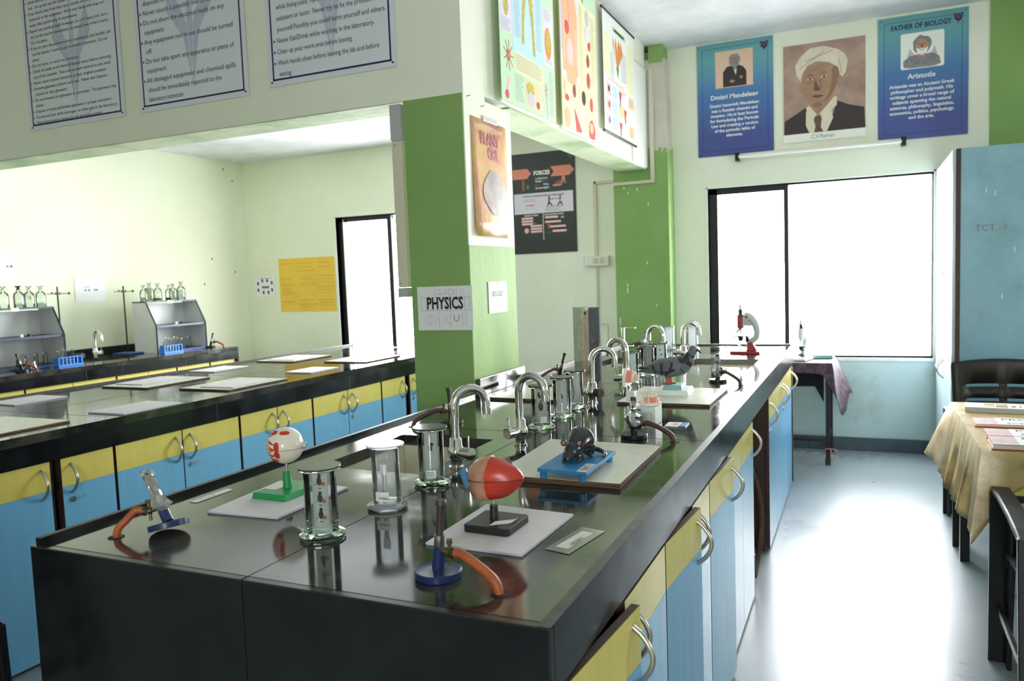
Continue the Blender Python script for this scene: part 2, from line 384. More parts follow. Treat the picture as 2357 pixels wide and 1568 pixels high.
b.use('granite_side').box(-1.602, 1.067, .79, -1.598, 3.12, .9); b.box(-1.602, 1.062, .9, -1.587, 3.12, .9125); b.use('granite_edge').box(-1.6019, 1.0625, .9125, -1.5872, 3.119, .9132); b.box(-1.616, 3.64, .9, -1.598, 5.63, .916); b.box(-1.6, 5.612, .9, -.45, 5.63, .91)
b.build('raised_lip', None, wt, bevel=.002)
for q in SINKS: basin(wt, *q)
b = MB().use('granite').box(-1.592, 3.129, .9, -1.572, 3.64, .978)
b.build('pillar_upstand', None, wt, bevel=.002)
HOLES = [(-1.466, 1.148), (-.553, 1.142), (-1.492, 2.41), (-.536, 2.39), (-1.50, 3.66), (-.51, 3.657), (-1.49, 5.15), (-.53, 5.1)]
for x, y in HOLES: MB().lathe([(.017, .0), (.017, .0012)], 16, (x, y, .8998)).build('gas_hole', 'dark', wt)

wl = thing('lab_worktop', 'black granite island worktop in the alcove scattered with white boards', 'worktop')
b = MB().use('granite').box(-4.0, 1.05, .865, -2.88, 5.55, .9); b.build('slab', None, wl)
b = MB().use('seam').box(-3.44, 1.06, .8995, -3.438, 5.54, .9004)
for y in (2.3, 3.58, 4.86): b.box(-3.98, y, .8995, -2.89, y+.0016, .9004)
b.build('joint_line', None, wl)
b = MB().use('granite_side').box(-2.9, 1.05, .782, -2.8801, 5.55, .8645).box(-3.998, 1.05, .782, -3.98, 5.55, .8645)
for y in (2.86, 3.95): b.use('granite_edge').box(-2.8801, y, .782, -2.8795, y+.0018, .8645)
b.build('side_fascia', None, wl)
b = MB().use('granite_side').box(-4.0, 1.035, 0, -2.88, 1.05, .8995); b.build('front_panel', None, wl)
b = MB().use('granite_edge').box(-4.016, 1.05, .86, -4.0, 5.55, .914); b.build('raised_lip', None, wl, bevel=.002)

ww = thing('lab_worktop', 'black granite worktop along the left wall under the racks', 'worktop')
b = slab([-6.03, -5.78, -5.4, -5.2], [1.05, 4.15, 4.6, 5.47], [(-5.78, 4.15, -5.4, 4.6)], .865, .9); b.build('slab', None, ww)
b = MB().use('granite_side').box(-5.22, 1.05, .792, -5.2, 5.47, .8645); b.box(-5.22, 5.45, 0, -5.2, 5.47, .79)
for y in (3.93, 4.86): b.use('granite_edge').box(-5.2001, y, .792, -5.1994, y+.002, .8645)
b.build('side_fascia', None, ww)
b = MB().use('granite_side').box(-6.03, 1.05, .9, -6.015, 5.47, .962); b.build('backsplash', None, ww, bevel=.002)
b = MB().use('granite_side').box(-6.02, 5.455, 0, -5.222, 5.47, .8645); b.build('end_panel', None, ww)
basin(ww, -5.78, 4.15, -5.4, 4.6)

# ================================================================== BASE CABINETS
def bow_handle(parent, y, z, s=1, x=0, L=.115, name='handle', out=.038):
    pts = [(x+s*(out*math.sin(PI*t/12)**.8), y, z-L/2+L*t/12) for t in range(13)]
    pts = [(x-s*.001, y, z-L/2)]+pts[1:-1]+[(x-s*.001, y, z+L/2)]
    return MB().tube(pts, .0058, 8).build(name, 'steel', parent, smooth=60)
def door(parent, y0, y1, x, s, z0, z1, zy, hside=None, lock=False, ajar=0, th=.018, mark=None):
    """a laminated door: blue below, yellow band on top; hinge at y0; s = side it faces; ajar rotates about the hinge"""
    d = MB(); X0, X1 = (0, s*th); a, c = min(X0, X1), max(X0, X1); w = y1-y0
    d.use('brown').box(a if s > 0 else a+.0008, 0, z0, c-.0008 if s > 0 else c, w, z1)
    q = X1; e = .0007*s
    d.use('blue').hexa([(q-e, .0008, z0), (q, .0008, z0), (q, w-.0008, z0), (q-e, w-.0008, z0), (q-e, .0008, zy), (q, .0008, zy), (q, w-.0008, zy), (q-e, w-.0008, zy)])
    d.use('yellow').hexa([(q-e, .0008, zy+.0008), (q, .0008, zy+.0008), (q, w-.0008, zy+.0008), (q-e, w-.0008, zy+.0008), (q-e, .0008, z1), (q, .0008, z1), (q, w-.0008, z1), (q-e, w-.0008, z1)])
    o = d.build('door', None, parent); o.location = (x, y0, 0); o.rotation_euler.z = ajar
    if hside is not None:
        hy = w-.04 if hside > 0 else .04
        bow_handle(o, hy, (z1-.085), s, q)
        if lock: MB().cyl((q, hy, z1-.17), (q+s*.006, hy, z1-.17), .011).cyl((q+s*.006, hy, z1-.17), (q+s*.008, hy, z1-.17), .006).build('lock', 'steel', o, smooth=40)
    if mark: text_mesh(mark, .02, 'grey_ink', o, 0, 0, T=Matrix(((0, 0, s, q+s*.0006), (s, 0, 0, hy+(.02 if s > 0 else -.02)), (0, 1, 0, z1-.178), (0, 0, 0, 1))), name='pencil_mark')
    return o
def carcass(parent, y0, y1, xf, s, depth, z1, mat_='brown'):
    b = MB().use(mat_); xb = xf-s*depth; a, c = min(xb, xf), max(xb, xf)
    b.box(a, y0+.001, .012, c, y0+.017, z1); b.box(a, y1-.017, .012, c, y1-.001, z1); b.box(a, y0+.017, .012, c, y1-.017, .03)
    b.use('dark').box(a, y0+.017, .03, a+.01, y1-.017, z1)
    return b.build('carcass', None, parent)
GC = 'base cabinets'
def cabinet(label, xf, s, y0, y1, doors, depth=.5, z0=.015, z1=.778, zy=.664, group=None):
    t = thing('base_cabinet', label, 'cabinet', (0, 0, 0), 0, group)
    carcass(t, y0, y1, xf, s, depth, z1)
    for k in doors: door(t, k[0]+.0015, k[1]-.0015, xf+s*.001, s, z0, z1, zy, *k[2:])
    return t
# island in the foreground, aisle side (faces +x)
g1 = 'cabinets on the aisle side of the foreground island'
cabinet('base cabinet under the near end of the foreground island, its first door standing ajar', -.45, 1, 1.07, 1.804, [(1.09, 1.454, 1, False, -.09), (1.454, 1.80, -1)], group=g1)
cabinet('second island cabinet from the near end, its first door ajar and its second locked', -.45, 1, 1.804, 2.392, [(1.808, 2.13, 1, False, -.075), (2.13, 2.388, -1, True)], group=g1)
cabinet('third base cabinet along the aisle, one door ajar just before the pipe gap', -.45, 1, 2.392, 3.44, [(2.396, 2.75, 1, False, -.06), (2.75, 3.1, None), (3.1, 3.43, 1)], group=g1)
cabinet('far base cabinet of the island beyond the pipe gap, beside the cloth-covered side table', -.45, 1, 4.02, 5.6, [(4.05, 4.4, -1, True), (4.4, 4.74, 1), (4.74, 5.08, -1, True), (5.08, 5.40, 1)], group=g1, depth=.07)
MB().box(-.452, 5.405, .015, -.425, 5.43, .778).build('end_stile', 'brown', bpy.data.objects['base_cabinet.003'])
# alcove island, right side (faces +x)
g2 = 'cabinets facing the gangway under the alcove island'
for lab, y0, y1, ds in (
    ('base cabinet at the left edge of the picture, a yellow-topped door with one bow handle', 1.30, 2.016, [(1.31, 1.66, -1), (1.66, 2.0, 1)]),
    ('narrow base cabinet with a pencilled number next to the dark gap in the alcove island', 2.041, 2.287, [(2.042, 2.283, -1, True, 0, .018, 'D 17')]),
    ('wide base cabinet directly behind the plastic-wrapped burner, two facing handles', 2.289, 3.018, [(2.293, 2.65, 1), (2.652, 3.014, -1, True, 0, .018, 'D 11')]),
    ('base cabinet directly behind the eyeball model, two facing handles', 3.022, 3.598, [(3.026, 3.301, 1), (3.303, 3.594, -1)]),
    ('base cabinet seen left of the green pillar with a small lock below its right handle', 3.602, 4.306, [(3.606, 3.938, 1), (3.94, 4.302, -1, True)]),
    ('narrow single-door base cabinet just left of the brown divider by the pillar', 4.31, 4.61, [(4.314, 4.6, 1)]),
    ('last base cabinet of the alcove island, half hidden by the green pillar', 4.62, 5.5, [(4.66, 5.07, -1, True), (5.075, 5.49, 1)])):
    cabinet(lab, -2.912, 1, y0, y1, ds, group=g2)
MB().box(-2.914, 2.0, .015, -2.905, 2.016, .778).build('divider', 'dark', bpy.data.objects['base_cabinet.004'])
# wall bench (faces +x), only the yellow top band shows
g3 = 'cabinets under the left wall bench'
for k, (lab, y0, y1, m_) in enumerate((
    ('left wall bench cabinet at the picture edge, only its yellow top band showing', 2.6, 3.474, 3.03),
    ('left wall bench cabinet below the left test tube rack, yellow band with a joint', 3.478, 4.196, 3.833),
    ('left wall bench cabinet below the sink, yellow band', 4.2, 4.776, 4.49),
    ('left wall bench cabinet below the right test tube rack, yellow band', 4.782, 5.138, None),
    ('last left wall bench cabinet next to the far corner, brightly lit yellow band', 5.146, 5.445, None))):
    cabinet(lab, -5.24, 1, y0, y1, [(y0+.003, m_, None), (m_, y1-.003, None)] if m_ else [(y0+.003, y1-.003, None)], group=g3, z1=.789, zy=.67, depth=.12)
# pipe gap with drain pipe and hose
t = thing('drain_pipe', 'thin white drain pipe standing in the dark gap between island cabinets', 'pipe')
MB().cyl((-.452, 3.50, .09), (-.452, 3.50, .785), .007).build('riser', 'grey_pvc', t, smooth=40)
MB().cyl((-.452, 3.50, 0), (-.452, 3.50, .1), .014).cyl((-.452, 3.50, .17), (-.452, 3.50, .09), .018).build('coupling', 'black_plastic', t, smooth=40)
pts = [(-.56, 3.56, .82), (-.50, 3.62, .62), (-.455, 3.75, .40), (-.45, 3.82, .22), (-.455, 3.76, .08), (-.46, 3.64, .014)]
def smooth_path(pts, n=6):
    P = [Vector(p) for p in pts]; P = [2*P[0]-P[1]]+P+[2*P[-1]-P[-2]]; out = []
    for i in range(1, len(P)-2):
        for k in range(n):
            t = k/n; a, b_, c, d = P[i-1], P[i], P[i+1], P[i+2]
            out.append(.5*((2*b_)+(-a+c)*t+(2*a-5*b_+4*c-d)*t*t+(-a+3*b_-3*c+d)*t**3))
    return out+[P[-2]]
tag(MB().tube(smooth_path(pts), .013, 8).build('waste_hose', 'hose_brown', None, smooth=60), 'dark brown waste hose curving down inside the gap between island cabinets', 'hose')
tag(MB().use('dark').box(-.96, 3.46, .02, -.94, 4.0, .78).box(-.94, 3.985, .02, -.55, 4.0, .78).build('recess_shade', None), 'near-black sheet giving the shade inside the open gap between the island cabinets', 'panel')  # near-black sheets stand for the shade inside the open gap
# ================================================================== BURNERS
ZT = .9008
def burner(label, x, y, hole, rz=0, tilt=0, lean=(.12, 0), base='navy_enamel', hose='hose', barrel='dull_iron', wrap=None, arm=None, group=None, h=.132, k=1.0, tube_r=.0094):
    """laboratory gas burner: heavy disc foot, short pillar, air collar, barrel, side inlet with tap and a rubber hose to its hole"""
    t = thing('gas_burner', label, 'burner', (x, y, ZT), 0, group)
    R = Matrix.Rotation(math.radians(tilt), 4, Vector((0.35, 1, 0)).normalized()) if tilt else Matrix()
    o0 = Vector((0, 0, .0 if not tilt else .012))
    def q(v): return o0 + R @ (Vector(v)*k)
    b = MB(); b.T = Matrix.Translation(o0) @ R
    b.lathe([(.0415*k, 0), (.0425*k, .001*k), (.0425*k, .0115*k), (.0405*k, .0130*k), (.038*k, .0122*k), (.012*k, .0145*k)], 32).build('foot', base, t, smooth=35)
    ax = Vector((lean[0], lean[1], 1)).normalized()
    p0, p1, p2, p3 = Vector((0, 0, .014)), Vector((0, 0, .014))+ax*.038, Vector((0, 0, .014))+ax*.062, Vector((0, 0, .014))+ax*(h-.014)
    MB().tube([q(p0), q(p1)], [.0115*k, .0105*k], 14).build('pillar', base, t, smooth=50)
    MB().tube([q(p1), q(p1+ax*.003), q(p2)], [.0085*k, .0098*k, .0092*k], 14).build('air_collar', 'steel', t, smooth=50)
    MB().tube([q(p2), q(p3-ax*.012), q(p3-ax*.010), q(p3-ax*.002), q(p3)], [.0066*k, .0066*k, tube_r*k, tube_r*k, .0078*k], 14).build('barrel', barrel, t, smooth=50)
    hv = Vector((hole[0]-x, hole[1]-y, 0)); d = hv.normalized()
    a0 = p1-ax*.004; a1 = a0+d*.026; a2 = a0+d*.050+Vector((0, 0, -.003))
    MB().tube([q(a0), q(a1)], .0052*k, 10).tube([q(a1-d*.006), q(a1+d*.003)], .0085*k, 8).tube([q(a1+Vector((0, 0, -.022))), q(a1+Vector((0, 0, .022)))], .0036*k, 8).tube([q(a1+Vector((0, 0, .016))), q(a1+Vector((0, 0, .024)))], .0062*k, 6).build('inlet_valve', 'brass', t, smooth=50)
    s0 = q(a1+d*.006); e = Vector((hv.x, hv.y, -.012)); m1 = s0+d*.022+Vector((0, 0, .003)); L0 = Vector((s0.x, s0.y, 0)); L1 = Vector((hv.x, hv.y, 0)); pk = L0.lerp(L1, .66)+Vector((0, 0, .62*s0.z+.004)); p4 = L0.lerp(L1, .93)+Vector((0, 0, .016))
    MB().tube(smooth_path([s0, m1, pk, p4, e], 7), .0082*k, 12).build('gas_hose', hose, t, smooth=60)
    MB().tube([s0, s0+(m1-s0)*.35], .0098*k, 12).build('hose_clip', 'dull_iron', t, smooth=50)
    if wrap: wrap(t, q, p0, p1, p2, p3, ax, d)
    return t
def crumple(b, rings, seed=1, amp=.004, n=18):
    rs = []
    for i, (c, r) in enumerate(rings):
        rs.append([Vector(c)+Vector((math.cos(2*PI*k/n), math.sin(2*PI*k/n), 0))*(r+amp*noise.noise(Vector((k*1.7+seed*9, i*1.3, seed)))*(1+r*40)) + Vector((0, 0, amp*noise.noise(Vector((k*2.1, i*3.3, seed+4))))) for k in range(n)])
    return b.rings(rs)
def wrap_neck(seed, green=False):
    def f(t, q, p0, p1, p2, p3, ax, d):
        b = MB(); crumple(b, [(q(p0+ax*(.030+.012*i)), r) for i, r in enumerate([.012, .022, .018, .014, .012, .011, .012, .013, .010, .013])][:9], seed, .006)
        b.build('plastic_wrap', 'wrap', t, smooth=15)
        if green: MB().tube([q(p1+ax*.012)+Vector((.014*math.cos(a), .014*math.sin(a), .004*math.sin(2*a+1))) for a in [2*PI*i/14 for i in range(15)]], .0018, 6).build('green_tie', 'green', t)
    return f
def wrap_bag(seed):
    def f(t, q, p0, p1, p2, p3, ax, d):
        b = MB(); crumple(b, [(q(p0+ax*(.012+.009*i))+Vector((.004*math.sin(i), 0, 0)), r) for i, r in enumerate([.012, .022, .026, .028, .025, .022, .014, .006])], seed, .009)
        crumple(b, [(q(p0+ax*(.076+.008*i)), r) for i, r in enumerate([.006, .012, .013, .011, .012])], seed+2, .004)
        crumple(b, [(q(p0+ax*.030)+Vector((.022+.006*i, 0, .006*i)), r) for i, r in enumerate([.010, .015, .013, .005])], seed+5, .005)
        b.build('plastic_wrap', 'wrap', t, smooth=15)
        MB().lathe([(.0085, 0), (.0095, .002), (.0085, .004)], 12, tuple(q(p0+ax*.074)-Vector((0, 0, .002))), cap=False).build('rubber_band', 'brass', t)
    return f
burner('tilted blue-footed gas burner wrapped in clear plastic at the near left corner', -1.372, 1.205, HOLES[0], tilt=-17, lean=(-.32, 0), wrap=wrap_neck(2, True))
burner('unwrapped blue-footed gas burner with orange hose in front of the heart model', -.69, 1.178, HOLES[1], lean=(.09, 0), h=.140)
burner('gas burner behind the first tap beside the sink, dark barrel and brown hose', -1.382, 2.505, HOLES[2], lean=(-.08, 0), hose='hose_brown', base='dull_iron')
burner('gas burner bagged in clear plastic in front of the boxed teeth model', -.67, 2.415, HOLES[3], lean=(0, 0), hose='hose_brown', base='black_metal', wrap=wrap_bag(3))
burner('dark gas burner leaning right behind the specimen jars by the pillar', -1.447, 3.80, HOLES[4], lean=(.30, 0), hose='hose_brown', base='black_metal', barrel='black_metal')
burner('gas burner with a white plastic bag on its top, beside the pigeon model', -.629, 3.755, HOLES[5], lean=(0, 0), hose='hose_brown', base='black_metal', wrap=wrap_bag(8))
burner('gas burner hung with a white plastic bag near the far left corner of the island', -1.39, 5.26, HOLES[6], lean=(.25, 0), hose='hose_brown', base='black_metal', wrap=wrap_bag(12))

# ================================================================== SPECIMEN JARS
def bee(b, x, z, s=1, y=0):
    b.use('ink').ball((x, y-.003, z), (.0042*s, .003, .0062*s), 10, 6).ball((x+.001, y-.003, z+.0075*s), (.003*s, .0025, .003*s), 8, 5)
    b.use('bee_gold').ball((x+.006*s, y-.003, z-.003*s), (.005*s, .0008, .0028*s), 8, 5)
    for k in (-1, 1): b.use('ink').tube([(x, y-.004, z), (x+.008*s*k, y-.004, z-.007*s)], .0005, 4)
def jar(label, x, y, card='bees', r=.0335, h=.150, group='specimen jars in two rows', rz=0, plastic=False, lidless=False):
    t = thing('specimen_jar', label, 'jar', (x, y, ZT), rz, group)
    g = 'frost' if plastic else 'jar'
    MB().lathe([(.044, 0), (.0475, .004), (.0475, .008), (.042, .0115), (r-.001, .0125), (r+.001, .016)], 36).build('glass_foot', 'frost' if plastic else 'jarfoot', t, smooth=40)
    MB().lathe([(r, .0165), (r, h-.010)], 40, cap=False).build('glass_body', 'frost_shell' if plastic else 'jar_shell', t, smooth=40)
    MB().lathe([(r+.0005, h-.0095), (.0425, h-.006), (.0425, h-.0035), (.040, h-.0028)], 36).build('rim', 'frost' if plastic else 'jarfoot', t, smooth=40)
    if not lidless: MB().lathe([(.0445, h-.0025), (.0452, h), (.0445, h+.0012)], 36).build('lid', 'jar_lid_white' if plastic else 'jar_lid', t, smooth=30)
    if not plastic: MB().lathe([(r-.002, .018), (r-.002, h-.022)], 32, cap=False).build('liquid', 'liquid_edge', t, smooth=40)
    b = MB(); w = .0195
    c = {'grey': 'milk_card_grey'}.get(card, 'milk_card')
    if card != 'hydra': b.use(c).box(-w, -.001, .02, w, .0006, h-.014)
    else: b.use('card').box(-.016, -.001, .075, .003, .0006, .10); b.use('card_grey').box(-.012, -.001, .022, .0, .0006, .076)
    if card == 'bees':
        for z in (.118, .082, .047): bee(b, 0, z, 1.45)
        for z in (.103, .067, .032): b.use('ink').box(-.004, -.0016, z-.0008, .004, -.001, z+.0008)
    if card == 'moth': b.use('moth').ball((0, -.003, .095), (.006, .003, .008), 8, 6).ball((.004, -.003, .105), (.006, .002, .004), 8, 6)
    if card == 'beetles':
        b.use('moth').ball((-.002, -.003, .115), (.009, .003, .012), 8, 6).ball((0, -.003, .075), (.009, .003, .016), 10, 8); b.use('ink').ball((0, -.004, .092), (.003, .003, .004), 8, 6)
    if card == 'small': b.use('moth').ball((.002, -.003, .075), (.003, .002, .008), 8, 6); b.use('bee_gold').ball((-.001, -.003, .085), (.003, .002, .004), 8, 6)
    if card == 'worm': b.use('moth').tube([(-.006+.004*math.sin(i*.6), -.003, .035+.009*i) for i in range(10)], .0022, 6)
    if card == 'crumbs':
        for z in (.06, .085, .11): b.use('moth').ball((.004*math.sin(z*90), -.003, z), (.005, .002, .005), 8, 6)
    b.build('specimen_card', None, t)
    return t
M['bee_gold'] = mat('amber_wing', S(176, 120, 40), .5); M['moth'] = mat('dark_brown_specimen', S(64, 44, 38), .7)
M['card'] = mat('white_specimen_card', S(232, 236, 232), .5); M['card_grey'] = mat('grey_specimen_card', S(176, 180, 182), .5); M['milk_card'] = backlit('milk_plastic_strip', S(226, 230, 228)); M['milk_card_grey'] = backlit('grey_plastic_strip', S(176, 182, 184))
M['jar_lid'] = mat('grey_glass_lid', S(66, 68, 64), .16, spec=.8); M['jar_lid_white'] = mat('frosted_white_lid', S(214, 218, 224), .3)
M['jar_shell'] = thin_glass('jar_glass', (.975, .99, .985, 1), refl=1.7, ior=1.5, rough=.02); M['frost_shell'] = thin_glass('translucent_cylinder_plastic', (.96, .98, 1, 1), refl=2.0, milk=.10, rough=.08)
M['frost'] = thin_glass('milky_plastic', (.92, .94, .97, 1), refl=2.4, milk=.45, rough=.1)
M['liquid_edge'] = thin_glass('preserving_liquid', (.96, .98, .97, 1), refl=1.2, ior=1.33, rough=.02)
gj = 'specimen jars on the foreground island'
j = jar('nearest specimen jar holding a white strip with three dark bees', -1.031, 1.292, 'bees', group=gj)
j = jar('clear plastic specimen jar with a white HYDRA label, second from the near end', -1.017, 1.516, 'hydra', group=gj, plastic=True, r=.0325)
b = MB().use('card'); b.grid(lambda u, v: (.0332*math.sin((u-.3)*1.0), -.0332*math.cos((u-.3)*1.0), .022+.022*v), 8, 1); b.build('paper_label', None, j)
text_mesh('HYDRA', .0085, 'ink', j, 0, 0, T=Matrix(((1, 0, 0, -.001), (0, 0, -1, -.0342), (0, 1, 0, .027), (0, 0, 0, 1))))
j = jar('specimen jar with a brown moth, standing at the sink edge beside the first tap', -1.018, 1.728, 'moth', group=gj)
b = MB().use('card'); b.grid(lambda u, v: (.0341*math.sin(.1+u*.75), -.0341*math.cos(.1+u*.75), .022+.022*v), 6, 1); b.build('paper_label', None, j)
text_mesh('LARVAE\nBOMBYX\nSILK WORM', .0055, 'ink', j, 0, 0, T=Matrix(((1, .0, 0, .006), (0, 0, -1, -.0358), (0, 1, 0, .037), (0, 0, 0, 1))), line=1.1)
j = jar('specimen jar with two brown insects directly behind the second tap', -1.025, 2.504, 'beetles', group=gj)
MB().use('card').grid(lambda u, v: (.0341*math.sin(.35+u*.6), -.0341*math.cos(.35+u*.6), .022+.022*v), 6, 1).build('paper_label', None, j)
jar('specimen jar with one tiny insect, middle of the trio behind the rat model', -1.028, 2.72, 'small', group=gj)
jar('specimen jar with a thin dark worm, standing in front of the third tap', -1.05, 2.925, 'worm', group=gj)
jar('specimen jar with a blank white card, left of the pigeon tail', -1.03, 3.70, 'plain', group=gj)
jar('specimen jar with a plain grey card just behind the pigeon tail', -1.02, 3.965, 'grey', group=gj)
jar('specimen jar with speckled brown crumbs on its card above the pigeon back', -1.0, 4.17, 'crumbs', group=gj)
jar('tall translucent open plastic cylinder near the green pilaster', -1.22, 5.33, 'plain', group=gj, plastic=True, lidless=True, h=.162, r=.037)
jar('tall translucent plastic cylinder behind the farthest tap', -1.06, 5.33, 'plain', group=gj, plastic=True, lidless=True, h=.165, r=.038)

# ================================================================== TAPS
def tap(label, x, y, ang, vang, group='swan-neck taps on the foreground island', z=ZT, r=.0122, lever=True, dark_valve=False):
    t = thing('swan_neck_tap', label, 'tap', (x, y, z), 0, group)
    MB().lathe([(.021, 0), (.021, .004), (.0165, .006), (.0155, .024), (.0185, .028), (.0235, .034), (.024, .054), (.0185, .062), (.0175, .080), (.0140, .085)], 20).build('tap_body', 'chrome', t, smooth=45)
    d = Vector((math.cos(ang), math.sin(ang), 0)); R = .047; P = [Vector((0, 0, .08)), Vector((0, 0, .12)), Vector((0, 0, .168))]
    for k in range(1, 12):
        a = PI-(PI*1.08)*k/11; P.append(d*(R+R*math.cos(a))+Vector((0, 0, .172+R*1.05*math.sin(a))))
    P.append(P[-1]+Vector((0, 0, -.012))+d*.002)
    MB().tube(P, r, 14).tube([P[-1]+Vector((0, 0, .014)), P[-1]-Vector((0, 0, .004))], r+.0008, 14).build('swan_neck', 'chrome', t, smooth=50)
    v = Vector((math.cos(vang), math.sin(vang), 0)); c = Vector((0, 0, .044))
    MB().tube([c+v*.014, c+v*.030, c+v*.031, c+v*.058], [.0145, .0145, .0172, .0172], 18).build('valve_knob', 'dull_iron' if dark_valve else 'chrome', t, smooth=40)
    if lever: MB().tube([c+v*.048+Vector((0, 0, .013)), c+v*.050+Vector((0, 0, .050))], .0032, 8).build('lever', 'chrome', t, smooth=40)
    return t
tap('chrome tap by the open sink behind the silkworm jar, arching away', -1.042, 1.905, .75, -.25)
tap('worn chrome tap with a big round knob, just left of the rat board', -.985, 2.225, -.15, -1.95)
tap('chrome tap arching right, beside the jar with the worm', -1.022, 3.06, .35, -.6, dark_valve=True)
tap('chrome tap arching left over bare granite, facing the third tap', -1.0, 3.50, PI-.3, PI)
tap('chrome tap arching left at the far open sink', -1.03, 4.36, PI-.3, PI-.4)
tap('farthest tap, its neck arching right against the window wall', -.985, 4.68, .15, PI, lever=True)

# ================================================================== BOARDS, MODELS
def board(label, P, z, th, mat_top, mat_edge, name='foam_board', cat='board', group=None, parts=True, bevel=0):
    b = MB().use(mat_edge).prism(P, z, z+th-.0006).use(mat_top).prism([(x, y) for x, y in P], z+th-.0006, z+th)
    o = b.build(name, None, None); return tag(o, label, cat, group)
board('white foam board under the green-based eyeball model', [(-1.405, 1.345), (-1.207, 1.356), (-1.208, 1.625), (-1.428, 1.625)], ZT, .005, 'foam', 'foam_edge')
board('white foam board under the black-based heart model', [(-.796, 1.314), (-.586, 1.311), (-.578, 1.578), (-.795, 1.592)], ZT, .005, 'foam', 'foam_edge')
board('cream laminated plywood board carrying the blue rat stand', [(-.88, 1.812), (-.542, 1.815), (-.546, 2.25), (-.565, 2.262), (-.90, 2.268)], ZT, .014, 'lam_white', 'ply', 'plywood_board')
board('cream laminated plywood board carrying the pigeon model', [(-.910, 3.038), (-.542, 3.040), (-.539, 3.47), (-.915, 3.482)], ZT, .010, 'lam_white', 'ply', 'plywood_board')
board('cream laminated board behind the second row of jars beside the green pillar', [(-1.49, 3.05), (-1.135, 3.03), (-1.132, 3.52), (-1.475, 3.53)], ZT, .010, 'lam_white', 'ply', 'plywood_board')
tape = tag(MB().use('label_tape').box(-1.525, 1.405, ZT, -1.500, 1.53, ZT+.0008).build('paper_label', None), 'narrow white paper strip taped near the raised left lip', 'label')
text_mesh('EYE', .012, 'grey_ink', tape, -1.506, 1.455, ZT+.001, rz=PI/2)
M['tape_clear'] = thin_glass('clear_tape', (.95, .95, .94, 1), refl=3.2, milk=.02, rough=.1)
tape = tag(MB().use('label_tape').prism([(-.546, 1.384), (-.519, 1.378), (-.500, 1.482), (-.527, 1.488)], ZT+.0006, ZT+.001).build('paper_label', None), 'white HEART paper label taped to the right of the heart model board', 'label')
text_mesh('HEART', .016, 'ink', tape, -.515, 1.40, ZT+.0013, rz=PI/2-.18)
MB().prism([(-.562, 1.365), (-.507, 1.352), (-.482, 1.50), (-.537, 1.512)], ZT, ZT+.0005).build('clear_tape', 'tape_clear', tape)
# eyeball
M['eye_green'] = mat('green_moulded_plastic', S(28, 140, 76), .35); M['eye_w'] = mat('glossy_ivory_plastic', S(226, 218, 200), .22); M['blood'] = mat('painted_red_muscle', S(204, 52, 32), .35, var=.3, scale=40)
t = thing('eyeball_model', 'white anatomical eyeball model with red muscles on a green block', 'model', (-1.322, 1.530, ZT+.0052), 0)
b = MB(); b.hexa([(-.056, -.068, 0), (.050, -.070, 0), (.054, .068, 0), (-.052, .070, 0), (-.053, -.065, .015), (.047, -.067, .015), (.051, .065, .015), (-.049, .067, .015)]); b.build('base_block', 'eye_green', t, bevel=.0015)
MB().tube([(0, 0, .015), (0, 0, .058)], [.0115, .0085], 16).build('stem_socket', 'eye_green', t, smooth=50)
MB().use('lam_white').box(-.047, -.03, .0151, -.012, .03, .0156).build('base_label', None, t)
MB().tube([(0, 0, .055), (0, 0, .084)], .0028, 10).build('rod', 'steel', t, smooth=50)
b = MB(); b.ball((0, 0, .122), .0455, 36, 24); e = b.build('eyeball', 'eye_w', t, smooth=80)
def on_ball(c, r, az, el, k=1.0): return (c[0]+r*k*math.cos(el)*math.cos(az), c[1]+r*k*math.cos(el)*math.sin(az), c[2]+r*k*math.sin(el))
C_ = (0, 0, .122)
b = MB(); b.tube([on_ball(C_, .0456, 2*PI*i/40, -.12) for i in range(41)], .0004, 4); b.build('seam', 'ink', t)
VA = math.atan2(-1.53, 1.32)  # direction towards the front of the bench
b = MB().use('blood')
for az0, el0, w, h in ((VA-.50, .10, .15, .28), (VA-.50, -.36, .16, .24), (VA+.0, .90, .42, .15), (VA-1.1, .92, .42, .17)):
    b.grid(lambda u, v: on_ball(C_, .0465, az0+(u-.5)*2*w*(1-.25*abs(2*v-1)**3), el0+(v-.5)*h*1.8*(1-.2*abs(2*u-1)**3)), 8, 8)
b.grid(lambda u, v: on_ball(C_, .0468, VA-.95+(u-.5)*.75, -.78+(v-.5)*.28), 6, 4)
random.seed(5)
for az0, el0, n in ((VA-.66, .22, 6), (VA-.66, -.05, 6), (VA-.66, -.38, 6), (VA-1.0, .75, 5)):
    for i in range(n):
        a = random.uniform(-.28, .28); b.tube([on_ball(C_, .0461, az0-.0-.55*k/4, el0+a*(k/4)) for k in range(5)], [.0009, .0008, .0007, .0006, .0004], 5)
b.build('muscle', None, t)
MB().tube([on_ball(C_, .044, VA+1.25, -.02), on_ball(C_, .054, VA+1.25, -.02)], [.009, .006], 14).build('cornea_nub', 'frost', t, smooth=50)
